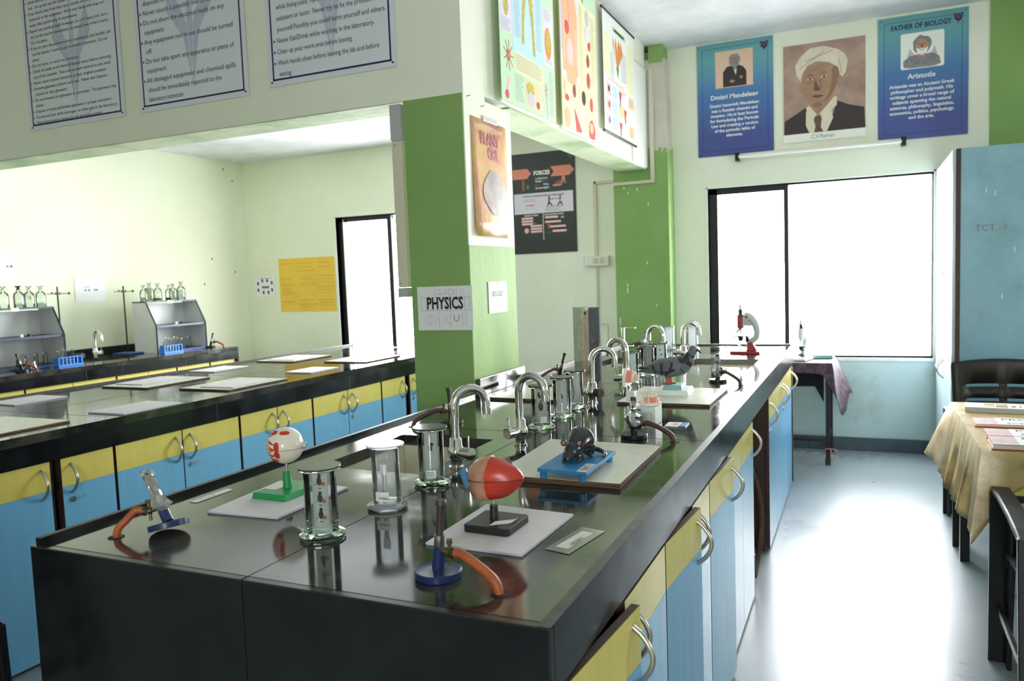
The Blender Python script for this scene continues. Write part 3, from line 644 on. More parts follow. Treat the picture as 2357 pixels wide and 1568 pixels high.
# heart
M['heart_red'] = mat('glossy_red_heart_paint', S(196, 62, 40), .3, var=.35, scale=12, col2=S(160, 44, 34)); M['heart_flesh'] = mat('rubbed_flesh_paint', S(196, 146, 118), .38, var=.5, scale=18, col2=S(150, 112, 96)); M['vein'] = mat('blue_vein', S(72, 128, 168), .35)
M['model_black'] = mat('black_moulded_plastic', S(36, 38, 38), .42)
t = thing('heart_model', 'red and flesh coloured heart model on a black block stand', 'model', (-.702, 1.447, ZT+.0052), 0)
MB().prism([(-.052, -.048), (-.047, -.053), (.046, -.056), (.052, -.050), (.053, .046), (.048, .051), (-.046, .055), (-.052, .050)], 0, .016).build('base_block', 'model_black', t, bevel=.002)
MB().tube([(-.006, .002, .016), (-.006, .002, .046)], [.0095, .0085], 16).build('stem_socket', 'model_black', t, smooth=50)
MB().tube([(-.006, .002, .045), (-.006, .002, .068)], .0022, 8).build('rod', 'steel', t, smooth=50)
b = MB().use('card').grid(lambda u, v: (.004+.040*u, -.046+.030*v+.030*u, .0166+.009*max(0, u-.85)*(1+v)), 8, 2); b.build('peeling_label', None, t)
def heart_pt(a, s, z0=.103):
    # s along the axis (flesh end .. red tip), a around
    r = .0425*(max(0, 1-abs((s-.40)/(.41 if s < .4 else .60))**(2.3 if s < .4 else 1.75)))**.62
    x = -.062+.128*s; zz = math.sin(a)*r*(1.0 if math.sin(a) > 0 else 1.04); yy = math.cos(a)*r*.92
    return (x, yy+.001*math.sin(5*a+8*s), z0+zz*(1+.05*math.sin(3*a+9*s))-.016*(1-s)**2*(1 if math.sin(a) < 0 else 0)*abs(math.sin(a))+.004*s)
def heart_part(s0, s1, m, nm):
    n = 28; rs = [[heart_pt(2*PI*k/n, s0+(s1-s0)*i/12) for k in range(n)] for i in range(13)]
    return MB().rings(rs).build(nm, m, t, smooth=70)
heart_part(.004, .42, 'heart_flesh', 'atrium'); heart_part(.42, .996, 'heart_red', 'ventricle')
b = MB(); b.tube([heart_pt(-.02, .02+.97*i/30) for i in range(31)], .0009, 5); b.tube([heart_pt(PI+.02, .02+.97*i/30) for i in range(31)], .0009, 5); b.build('seam', 'moth', t)
MB().tube([heart_pt(2*PI*i/28, .42) for i in range(29)], .0016, 5).build('groove', 'heart_flesh', t)
MB().tube([heart_pt(3.6, .1), (-.068, -.01, .112), (-.072, .0, .116)], [.008, .009, .007], 12).build('blue_vessel', 'vein', t, smooth=50)
b = MB()
for a0 in (-.9, -1.3, .8): b.tube([heart_pt(a0+.25*math.sin(i*.5), .45+.045*i) for i in range(9)], .0007, 4)
b.build('coronary_line', 'moth', t)
# rat on a blue stand
M['stand_blue'] = mat('blue_painted_stand', S(48, 132, 186), .4, var=.15, scale=20); M['rat'] = mat('glossy_charcoal_plastic', S(44, 46, 48), .16); M['rat_pink'] = mat('pink_ear_paint', S(158, 104, 96), .4); M['eye_shine'] = mat('grey_eye_shine', S(150, 146, 142), .2)  # grey of the rat's eyes holds their highlight in the colour
t = thing('model_stand', 'low blue display stand with a RAT label', 'stand', (-.685, 1.920, ZT+.0142), 0)
MB().hexa([(-.070, -.117, .018), (.066, -.128, .018), (.065, .122, .018), (-.071, .115, .018), (-.070, -.117, .027), (.066, -.128, .027), (.065, .122, .027), (-.071, .115, .027)]).build('deck', 'stand_blue', t, bevel=.001)
for x, y in ((-.058, -.105), (.050, -.114), (.052, .105), (-.058, .10)): MB().lathe([(.008, 0), (.0095, .018)], 14, (x, y, 0)).build('leg', 'stand_blue', t, smooth=40)
MB().use('label_tape').prism([(.036, -.122), (.062, -.123), (.061, -.038), (.035, -.037)], .0271, .0275).build('name_strip', None, t)
M['ink_red'] = mat('dark_red_ink', S(120, 44, 52), .5)
text_mesh('RAT', .024, 'ink_red', t, .058, -.108, .0279, rz=PI/2)
r = thing('rat_model', 'glossy dark grey rat model crouching on the blue stand', 'model', (-.692, 1.922, ZT+.0142+.0272), .12); r.scale = (1.25, .98, 1.32)
def chain(pts, rad, n=16, sq=1.0):
    P = smooth_path(pts, 5); R_ = []
    for i in range(len(P)):
        k = i/5; j_ = min(int(k), len(rad)-2) if int(k) < len(rad)-1 else len(rad)-2; f_ = k-j_ if k-j_ <= 1 else 1
        R_.append(rad[j_]*(1-f_)+rad[j_+1]*f_)
    return P, R_
b = MB()
P, R_ = chain([(-.006, -.062, .0105), (-.006, -.055, .013), (-.004, -.040, .021), (-.001, -.026, .024), (.003, .0, .030), (.006, .030, .033), (.006, .056, .026), (.005, .070, .016)], [.0035, .008, .0145, .0165, .0235, .030, .0245, .007], 16)
b.tube(P, R_, 20)
for s in (-1, 1):
    b.ball((.004+s*.018, .040, .018), (.015, .022, .017), 14, 10)     # haunch
    b.ball((s*.016-.002, -.022, .010), (.007, .010, .010), 12, 8)
    b.tube([(s*.017-.002, -.020, .012), (s*.016-.004, -.034, .004), (s*.015-.004, -.044, .003)], [.006, .0045, .003], 8)
    for k in (-1, 0, 1): b.tube([(s*.015-.004+k*.002, -.042, .0025), (s*.015-.004+k*.0035, -.049, .0015)], [.0014, .0008], 5)
    b.tube([(.004+s*.022, .038, .004), (.004+s*.024, .020, .0035)], [.006, .0035], 8)
    for k in (-1, 0, 1): b.tube([(.004+s*.024+k*.002, .021, .0025), (.004+s*.025+k*.003, .013, .0015)], [.0014, .0008], 5)
o = b.build('body', 'rat', r, smooth=80)
rm = o.modifiers.new('fuse', 'REMESH'); rm.mode = 'VOXEL'; rm.voxel_size = .0016; rm.use_smooth_shade = True
for s in (-1, 1):
    MB().ball((-.004+s*.0165, -.030, .037), (.0064, .0022, .0070), 14, 8).build('ear', 'rat', r, smooth=80)
    MB().ball((-.004+s*.0165, -.0322, .037), (.0040, .0010, .0046), 12, 8).build('inner_ear', 'rat_pink', r, smooth=80)
    MB().ball((-.005+s*.0105, -.0485, .0230), .0030, 10, 8).build('eye', 'eye_shine', r, smooth=80)
MB().ball((-.006, -.0655, .0115), (.0024, .0018, .0020), 10, 6).build('nose', 'rat_pink', r, smooth=80)
P, R_ = chain([(.006, .066, .016), (.020, .074, .012), (.040, .068, .008), (.054, .048, .006), (.058, .026, .0055), (.056, .012, .005)], [.006, .0055, .005, .0045, .004, .0022])
MB().tube(P, R_, 10).build('tail', 'rat', r, smooth=80)
# pigeon
M['pig'] = mat('matt_grey_pigeon_paint', S(104, 108, 112), .5, var=.15, scale=20); M['pig_dark'] = mat('dark_slate_paint', S(40, 42, 50), .4); M['pig_red'] = mat('red_leg_paint', S(206, 84, 66), .5); M['turq'] = mat('turquoise_block_paint', S(128, 190, 192), .5)
t = thing('pigeon_model', 'grey pigeon model with black wing bars on a turquoise and white block', 'model', (-.735, 3.30, ZT+.0104), .05)
b = MB(); b.hexa([(-.072, -.082, 0), (.072, -.082, 0), (.072, .084, 0), (-.072, .084, 0), (-.066, -.076, .022), (.066, -.076, .022), (.066, .078, .022), (-.066, .078, .022)]); b.build('plinth', 'card', t, bevel=.001)
b = MB(); b.hexa([(-.042, -.052, .0222), (.040, -.052, .0222), (.040, .052, .0222), (-.042, .052, .0222), (-.037, -.047, .040), (.036, -.047, .040), (.036, .047, .040), (-.037, .047, .040)]); b.build('block', 'turq', t, bevel=.001)
zb = .106
P, R_ = chain([(-.155, 0, zb-.016), (-.135, 0, zb-.010), (-.100, 0, zb+.000), (-.060, 0, zb+.006), (-.015, 0, zb+.006), (.030, 0, zb+.014), (.056, 0, zb+.034), (.068, 0, zb+.054), (.077, 0, zb+.072), (.082, 0, zb+.084)], [.003, .009, .021, .035, .044, .041, .030, .0205, .0180, .0160])
b = MB().tube(P, R_, 20); b.ball((.080, 0, zb+.080), (.0185, .0155, .0185), 18, 12)
b.tube([(-.022, .012, zb-.016), (-.020, .014, zb-.040)], [.017, .008], 12); b.tube([(-.022, -.012, zb-.016), (-.030, -.014, zb-.040)], [.017, .008], 12)
o = b.build('body', 'pig', t, smooth=80); rm = o.modifiers.new('fuse', 'REMESH'); rm.mode = 'VOXEL'; rm.voxel_size = .0025; rm.use_smooth_shade = True
P2, R2 = chain([(.026, 0, zb+.012), (.052, 0, zb+.030), (.0665, 0, zb+.052), (.073, 0, zb+.064)], [.0418, .0325, .0215, .0190])
MB().tube(P2, R2, 20).build('neck_patch', 'pig_dark', t, smooth=80)
for s in (-1, 1):
    b = MB(); b.rings([[(x_, s*(y_+.0035*math.cos(a)*0+.004*math.sin(a)*(1 if math.sin(a) > 0 else .2)), z_+h_*math.cos(a)) for a in [2*PI*k/16 for k in range(16)]] for x_, y_, z_, h_ in
        [(-.150, .004, zb-.013, .004), (-.120, .019, zb-.005, .012), (-.085, .031, zb+.001, .021), (-.045, .041, zb+.005, .028), (-.005, .0455, zb+.006, .031), (.022, .043, zb+.010, .023), (.034, .038, zb+.014, .008)]])
    w = b.build('wing', 'pig', t, smooth=80)
    b = MB()
    for i, (x0, x1, zt, zb_) in enumerate(((-.083, -.072, .022, -.012), (-.045, -.045, .032, -.018), (.0, -.028, .036, -.022))):
        b.tube([(x0+(x1-x0)*u*u, s*(.0375 + (.0105 if i else 0)*(1-.3*u) + .0025), zb+zt-.005+(zb_-zt)*u) for u in [k/6 for k in range(7)]], .0046, 8)
    b.tube([(.010-.16*u, s*(.0505-.042*u**1.3), zb+.0-.02*math.sin(PI*min(1, u*1.5))*(1-u)+.002*u) for u in [k/12 for k in range(13)]], [.0052]*12+[.003], 8)
    b.build('wing_bar', 'pig_dark', w, smooth=80)
    MB().ball((.090, s*.0140, zb+.083), .0026, 10, 8).build('eye', 'pig_red', t, smooth=80)
MB().tube([(.094, 0, zb+.080), (.104, 0, zb+.075), (.116, 0, zb+.065)], [.0065, .0045, .0012], 10).build('beak', 'pig_dark', t, smooth=80)
for s, x_ in ((1, -.020), (-1, -.030)):
    b = MB(); b.tube([(x_, s*.014, zb-.040), (x_+.002, s*.014, .043)], [.0062, .0032], 10)
    b.ball((x_+.004, s*.014, .0430), (.012, .009, .0035), 12, 6)
    for a in (-.5, 0, .5, PI): b.tube([(x_, s*.014, .0425), (x_+.026*math.cos(a), s*.014+.026*math.sin(a), .0415)], [.0036, .0018], 6)
    b.build('leg', 'pig_red', t, smooth=60)
# boxed teeth model
M['gum'] = mat('pink_gum_plastic', S(224, 140, 118), .3); M['tooth'] = mat('ivory_teeth', S(236, 224, 196), .25); M['dent_w'] = mat('white_dental_plastic', S(236, 232, 226), .3)
t = thing('model_box', 'small white cardboard box with blue-bordered label behind the bagged burner', 'box', (-.700, 2.665, ZT), -.03)
b = MB(); b.box(-.050, -.044, 0, .050, .044, .064); b.build('carton', 'card', t, bevel=.001)
b = MB().use('vein'); b.box(-.018, -.0446, .012, .036, -.0441, .044); b.use('card').box(-.0165, -.0448, .0135, .0345, -.0446, .0425); b.use('ink')
for k in range(4): b.box(-.012, -.045, .037-.006*k, .024-.004*(k % 2), -.0448, .0385-.006*k)
b.box(-.02, -.0446, .052, .0, -.0441, .0555); b.build('printed_label', None, t)
t = thing('teeth_model', 'hinged jaw model with pink gums and ivory teeth, opened on the white box', 'model', (-.706, 2.668, ZT+.0645), -.03); t.scale = (1.3, 1.3, 1.3)
def arch(parent, T, nm):
    b = MB(); b.T = T; n = 14
    def c(u, r): a = PI*(u-.0); return (r*math.cos(a), -r*1.25*math.sin(a))
    prof = [[(c(i/n, .026)[0], c(i/n, .026)[1], 0) for i in range(n+1)], [(c(i/n, .024)[0], c(i/n, .024)[1], .013) for i in range(n+1)], [(c(i/n, .016)[0], c(i/n, .016)[1], .013) for i in range(n+1)], [(c(i/n, .012)[0], c(i/n, .012)[1], 0) for i in range(n+1)]]
    b.rings([[p[i] for p in prof] for i in range(n+1)]); g = b.build(nm, 'gum', parent, smooth=50)
    b = MB(); b.T = T; b.prism([(.031*math.cos(PI*i/12), -.037*math.sin(PI*i/12)) for i in range(13)]+[(-.031, .012), (.031, .012)], -.008, 0); b.build('jaw_plate', 'dent_w', parent, bevel=.001)
    for i in range(12):
        x_, y_ = c((i+.5)/12, .0195); w_ = MB(); w_.T = T; w_.ball((x_, y_, .0165), (.0036, .0036, .0060), 8, 6); w_.build('tooth', 'tooth', g, smooth=80)
arch(t, Matrix.Translation((.012, .0, .009)) @ Matrix.Rotation(-.0, 4, 'X') @ Matrix.Rotation(PI/2, 4, 'Z'), 'lower_gum')
arch(t, Matrix.Translation((-.040, .002, .062)) @ Matrix.Rotation(PI/2, 4, 'Y') @ Matrix.Rotation(PI, 4, 'Z') @ Matrix.Rotation(PI/2, 4, 'Z'), 'upper_gum')
MB().box(-.044, -.012, .006, -.020, .012, .036).build('hinge', 'dent_w', t, bevel=.002)
# little packet
t = thing('slide_packet', 'small white and blue plastic packet lying near the aisle edge', 'packet', (-.587, 2.655, ZT), .1)
MB().prism([(-.036, -.036), (.010, -.038), (.018, .034), (-.030, .036)], 0, .003).build('white_half', 'card', t); MB().prism([(.010, -.038), (.034, -.036), (.040, .034), (.018, .034)], 0, .003).build('blue_half', 'vein', t)
MB().prism([(-.012, -.012), (.006, -.012), (.008, .012), (-.010, .012)], .003, .0034).build('red_mark', 'gum', t)
# anatomy tower
t = thing('anatomy_box', 'tall clear acrylic box with a yellow skeleton and red vessels inside', 'model', (-1.185, 3.50, ZT+.0104), -.35)
b = MB(); a = .046
for s in (-1, 1): b.box(-a, s*a-.001, 0, a, s*a+.001, .365); b.box(s*a-.001, -a+.001, 0, s*a+.001, a-.001, .365)
b.box(-a, -a, .365, a, a, .367); b.build('acrylic_case', 'acrylic', t)
M['pink_panel'] = backlit('pink_printed_panel', S(244, 200, 208)); M['cream_panel'] = backlit('cream_translucent_panel', S(244, 240, 220)); M['bone'] = mat('yellowed_bone_plastic', S(224, 186, 96), .45)
MB().box(.012, -a+.004, .004, a-.004, -a+.006, .355).box(a-.006, -a+.0065, .004, a-.004, a-.004, .355).build('pink_panel', 'pink_panel', t); MB().box(-a+.004, .020, .004, .010, .022, .355).build('cream_panel', 'cream_panel', t)
b = MB(); b.ball((-.008, -.012, .318), (.016, .016, .021), 14, 10); b.tube([(-.004, -.010, .30-.02*i) for i in range(12)], .0042, 8)
for i in range(7): b.tube([(-.006+(.026+.004*math.sin(i*.5))*math.cos(q_), -.012+.018*math.sin(q_), .272-.011*i-.006*math.cos(q_)) for q_ in [2*PI*k/12 for k in range(13)]], .0013, 5)
b.tube([(-.028, -.012, .276), (.020, -.012, .276)], .003, 6); b.ball((-.006, -.012, .165), (.024, .015, .018), 12, 8)
for s in (-1, 1): b.tube([(-.006+s*.012, -.012, .155), (-.006+s*.014, -.012, .085), (-.006+s*.012, -.012, .012)], [.0055, .004, .0045], 8); b.tube([(-.006+s*.028, -.012, .272), (-.006+s*.034, -.012, .215), (-.006+s*.034, -.014, .16)], .003, 6)
b.build('skeleton', 'bone', t, smooth=60)
b = MB(); b.tube(smooth_path([(.012, -.030, .29), (.022, -.034, .25), (.03, -.036, .235)]), .005, 8); b.box(.012, -.0405, .055, .040, -.0385, .072); b.tube(smooth_path([(.036, -.036, .26), (.032, -.036, .2), (.036, -.036, .14)]), .002, 6)
b.tube(smooth_path([(.012, -.036, .22), (.014, -.036, .16), (.010, -.036, .11)]), .0018, 6); b.tube([(.012, -.0395, .302), (.042, -.0395, .308)], .001, 4); b.build('red_vessel', 'blood', t, smooth=60)
MB().box(.022, -.0475, .332, .032, -.0465, .347).build('dark_sticker', 'ink', t)
# ================================================================== MICROSCOPES
M['red_metal'] = mat('red_enamel', S(150, 44, 52), .35); M['grey_metal'] = mat('light_grey_enamel', S(190, 196, 196), .4); M['white_metal'] = mat('white_enamel', S(226, 228, 222), .35)
def microscope(label, x, y, z, rz, body, base, accent, s=1.0):
    t = thing('microscope', label, 'microscope', (x, y, z), rz); t.scale = (s, s, s)
    b = MB(); b.hexa([(-.085, -.045, 0), (.075, -.05, 0), (.075, .05, 0), (-.085, .045, 0), (-.083, -.043, .014), (.073, -.048, .014), (.073, .048, .014), (-.083, .043, .014)])
    b.hexa([(-.0, -.02, .014), (.058, -.02, .014), (.058, .02, .014), (-.0, .02, .014), (.012, -.016, .062), (.032, -.016, .062), (.032, .016, .062), (.012, .016, .062)]); b.build('foot', base, t, bevel=.002)
    P, R_ = chain([(.008, 0, .030), (.020, 0, .060), (.050, 0, .085), (.056, 0, .125), (.042, 0, .168), (.014, 0, .200), (-.010, 0, .208)], [.015, .016, .017, .017, .021, .023, .017])
    MB().tube(P, R_, 12).build('arm', body, t, smooth=60)
    MB().cyl((.004, -.022, .198), (.004, .022, .198), .018).box(-.02, -.014, .15, .03, .014, .2).cyl((.020, -.020, .158), (.020, .020, .158), .011).build('focus_knob', body, t, smooth=40)
    MB().cyl((.004, -.024, .198), (.004, .024, .198), .006).build('knob_cap', 'ink', t, smooth=40)
    MB().cyl((-.030, 0, .138), (-.030, 0, .212), .019).build('body_tube', accent, t, smooth=40)
    MB().cyl((-.030, 0, .212), (-.030, 0, .240), .0115).cyl((-.030, 0, .134), (-.030, 0, .141), .010).build('draw_tube', 'ink', t, smooth=40)
    MB().cyl((-.030, 0, .236), (-.030, 0, .268), .0085).build('eyepiece', 'steel', t, smooth=40)
    b = MB(); b.cyl((-.034, 0, .136), (-.054, 0, .112), .0075, .006); b.cyl((-.030, 0, .134), (-.030, 0, .098), .007, .003); b.build('objective', 'steel', t, smooth=40)
    b = MB(); b.box(-.072, -.040, .090, .012, .040, .0965); b.box(-.004, -.012, .06, .014, .012, .094); b.build('stage', 'ink', t)
    MB().cyl((-.030, 0, .091), (-.030, 0, .066), .016, .012).build('condenser', 'ink', t, smooth=40)
    b = MB(); b.T = Matrix.Translation((-.030, 0, .034)) @ Matrix.Rotation(.5, 4, 'Y'); b.cyl((0, 0, -.003), (0, 0, .003), .02); b.build('mirror', 'ink', t, smooth=40)
    return t
microscope('red and grey microscope standing before the bright right window', -.672, 5.09, ZT, 0, 'grey_metal', 'red_metal', 'red_metal', 1.15)
microscope('white microscope seen from behind on the cloth-covered side table', -.410, 6.12, .7475, 1.35, 'white_metal', 'white_metal', 'white_metal', 1.1)
t = tag(MB().lathe([(.030, 0), (.030, .006), (.024, .010), (.004, .105)], 24, (-.505, 6.05, .7475)).build('funnel', 'frost', None, smooth=40), 'small translucent cone left of the white microscope', 'funnel')
t = tag(MB().use('turq').box(-.355, 6.22, .7475, -.205, 6.33, .773).build('tray', None, None, bevel=.003), 'pale teal tray on the side table in front of the window', 'tray')

# ================================================================== SIDE TABLE
M['mauve'] = mat('mauve_patterned_cloth', S(74, 60, 70), .8, var=.7, scale=26, col2=S(104, 84, 92), lo=.48, hi=.56, bump=.1)
t = thing('side_table', 'small dark metal table between the island and the window wall', 'table', (0, 0, 0))
for x, y in ((-.233, 5.995), (-.228, 6.43), (-.86, 5.995), (-.86, 6.43)):
    l = MB().box(x-.014, y-.014, .02, x+.014, y+.014, .73).build('leg', 'black_metal', t); MB().box(x-.018, y-.018, 0, x+.018, y+.018, .05).build('rubber_foot', 'black_plastic', l)
b = MB(); b.box(-.86, 5.985, .17, -.233, 6.0, .19); b.build('stretcher', 'black_metal', t); MB().box(-.241, 6.0, .17, -.223, 6.43, .19).build('stretcher', 'black_metal', t)
MB().box(-.89, 5.96, .715, -.205, 6.46, .738).build('table_top', 'brown', t)
MB().prism([(-.86, .71), (-.26, .71), (-.26, .45), (-.32, .565), (-.86, .555)], 0, .01).build('apron', 'dark', t)
o = [c for c in t.children if c.name.startswith('apron')][0]; o.matrix_local = Matrix(((1, 0, 0, 0), (0, 0, -1, 6.03), (0, 1, 0, 0), (0, 0, 0, 1)))
def skirt(name, mat_, top_pts, drops, z, parent=None, flare=.0, ruff=.006, freq=18, nz=8, seed=1, thick=.002, top=True):
    """cloth: flat top polygon plus a hanging skirt; drops = (bottom z, outward flare) per perimeter point"""
    b = MB(); n = len(top_pts); cx = sum(p[0] for p in top_pts)/n; cy = sum(p[1] for p in top_pts)/n
    rows = []
    for j in range(nz+1):
        v = j/nz; row = []
        for i, (x, y) in enumerate(top_pts):
            zb, fx, fy = drops[i]; w = noise.noise(Vector((i*.9, seed, v*.8)))*ruff*v*3
            nrm = Vector((x-cx, y-cy, 0)).normalized()
            e = min(1, v*6)
            row.append((x+fx*v+nrm.x*w+nrm.x*.004*e, y+fy*v+nrm.y*w+nrm.y*.004*e, z+(zb-z)*v**1.0))
        rows.append(row)
    R = [[b.v(p) for p in r] for r in rows]
    for a, c in zip(R, R[1:]):
        for i in range(n): b.f([a[i], a[(i+1) % n], c[(i+1) % n], c[i]])
    if top: b.f(R[0])
    o = b.build(name, mat_, parent, smooth=50); s_ = o.modifiers.new('thickness', 'SOLIDIFY'); s_.thickness = thick; s_.offset = 1
    return o
def perim(x0, y0, x1, y1, nx, ny):
    P = [(x0+(x1-x0)*i/nx, y0) for i in range(nx)]+[(x1, y0+(y1-y0)*i/ny) for i in range(ny)]+[(x1-(x1-x0)*i/nx, y1) for i in range(nx)]+[(x0, y1-(y1-y0)*i/ny) for i in range(ny)]
    return P
PP = perim(-.893, 5.955, -.202, 6.465, 12, 10); DD = []
for x, y in PP:
    zb, fx, fy = .66, 0, 0
    if x > -.203:
        v = (y-5.955)/.51; zb = .60-.26*math.sin(PI*min(1, max(0, v+.15))) ; fx = .03+.10*v
        if v > .75: zb = .47; fx = .12
    elif y < 5.956: zb = .665+.02*(x < -.6)-.03*max(0, (x+.30)/.1) if x > -.30 else .668
    DD.append((zb, fx, fy))
tag(skirt('tablecloth', 'mauve', PP, DD, .7415, ruff=.004, seed=4), 'dark mauve patterned cloth hanging off the side table by the window', 'tablecloth')

# ================================================================== EXHIBITION TABLE (right), cloth, folders, chairs
M['gold_cloth'] = mat('gold_satin_cloth', S(218, 190, 130), .3, spec=.9, var=.35, scale=7, col2=S(178, 138, 84), lo=.5, hi=.66, stretch=(1, 1, 1), bump=.05)
t = thing('table', 'exhibition table under the gold cloth at the right edge', 'table', (0, 0, 0))
MB().box(.40, 3.20, .72, 1.78, 4.26, .746).build('table_top', 'brown', t)
for x, y in ((.44, 4.20), (.46, 3.26), (1.74, 4.20), (1.74, 3.26)):
    MB().box(x-.02, y-.02, 0, x+.02, y+.02, .72).build('leg', 'black_metal', t)
MB().box(.46, 4.19, .30, 1.74, 4.21, .33).build('stretcher', 'black_metal', t)
PP = perim(.385, 3.18, 1.80, 4.275, 26, 40); DD = []
for x, y in PP:
    if y < 3.181:      # front edge
        u = x-.385; k = max(0, 1-u/.16)
        zb = .655-.235*k**1.5; fx = -.030*k; fy = -.012-.03*k
    elif x < .386:     # left side with its folds and two hanging corners
        v = (y-3.18)/1.095; f = math.sin(v*62)*.5+math.sin(v*97+1)*.3
        zb = .475-.05*v+.02*f; fx = -.04-.032*f; fy = 0
        if v > .86: q = (v-.86)/.14; zb = .47+.015*q; fx = -.05-.055*q; fy = .05*q
        if v < .08: q = 1-v/.08; zb = .475-.055*q; fx = -.03*1
    elif y > 4.274: zb, fx, fy = .52, (-.10 if x < .42 else 0), .02
    else: zb, fx, fy = .60, .02, 0
    DD.append((zb, fx, fy))
tag(skirt('tablecloth', 'gold_cloth', PP, DD, .7505, ruff=.006, nz=10, seed=2, thick=.0025), 'wrinkled gold satin cloth draped over the exhibition table', 'tablecloth')
M['rust'] = mat('rust_orange_folder', S(176, 88, 50), .55); M['pinkp'] = mat('pale_pink_sheet', S(232, 200, 204), .5, var=.25, scale=14)
def folder(label, x, y, w=.42, h=.16, rz=0, thick=.012, title='', lines=''):
    t = thing('folder', label, 'folder', (x, y, .7535), rz, 'folders on the gold tablecloth')
    MB().hexa([(0, 0, 0), (w, -.008, 0), (w, h, 0), (.012, h, 0), (0, 0, .004), (w, -.008, .004), (w, h, .004), (.012, h, .004)]).build('cover', 'rust', t)
    MB().box(.006, .004, .0042, w-.004, h-.006, thick-.0008).build('pages', 'card', t); MB().box(.003, .002, thick-.0008, w, h-.004, thick).build('cover', 'rust', t)
    MB().box(.006, .005, thick, .092, h-.008, thick+.0006).build('pink_sheet', 'pinkp', t); MB().box(.088, .004, thick+.0006, w-.002, h-.006, thick+.0016).build('white_sheet', 'white', t)
    text_mesh(title, .052, 'ink', t, .105, h-.058, thick+.002, line=1.0); text_mesh(lines, .040, 'ink', t, .115, .022, thick+.002)
    return t
folder('nearest rust folder with bold lettered white sheet on the gold cloth', .415, 3.195, .42, .165, -.02, .020, 'PROJECT', 'SCIENCE')
folder('middle rust folder with pink and white title sheet', .425, 3.40, .42, .15, -.02, .012, 'PROJECT', 'SCIENCE')
folder('farthest of the three rust folders, nearly bleached by window light', .412, 3.63, .42, .16, -.01, .012, 'PROJECT', 'SCIENCE')
t = thing('book', 'thick white book with coloured panels on its cover lying beyond the folders', 'book', (.415, 3.99, .7535), -.10)
MB().box(0, 0, 0, .27, .125, .022).build('pages', 'card_grey', t, bevel=.001); MB().box(-.001, -.001, .0221, .271, .126, .024).build('cover', 'white', t)
b = MB()
for m_, x0, y0, x1, y1 in (('yellow', .075, .07, .115, .105), ('green_light', .12, .07, .165, .105), ('pinkp', .075, .03, .115, .055), ('vein', .12, .045, .165, .055), ('gum', .12, .02, .165, .042), ('grey_ink', .178, .035, .195, .07), ('grey_ink', .21, .03, .215, .08), ('gum', .235, .03, .25, .06)):
    b.use(m_).box(x0, y0, .0241, x1, y1, .0246)
b.build('cover_print', None, t)
tag(MB().use('white').hexa([(.69, 4.02, .7535), (.80, 4.0, .7535), (.80, 4.10, .7535), (.70, 4.12, .7535), (.672, 4.03, .79), (.80, 4.0, .78), (.80, 4.10, .775), (.70, 4.12, .785)]).build('paper_stack', None), 'white curled papers at the right picture edge behind the book', 'papers')
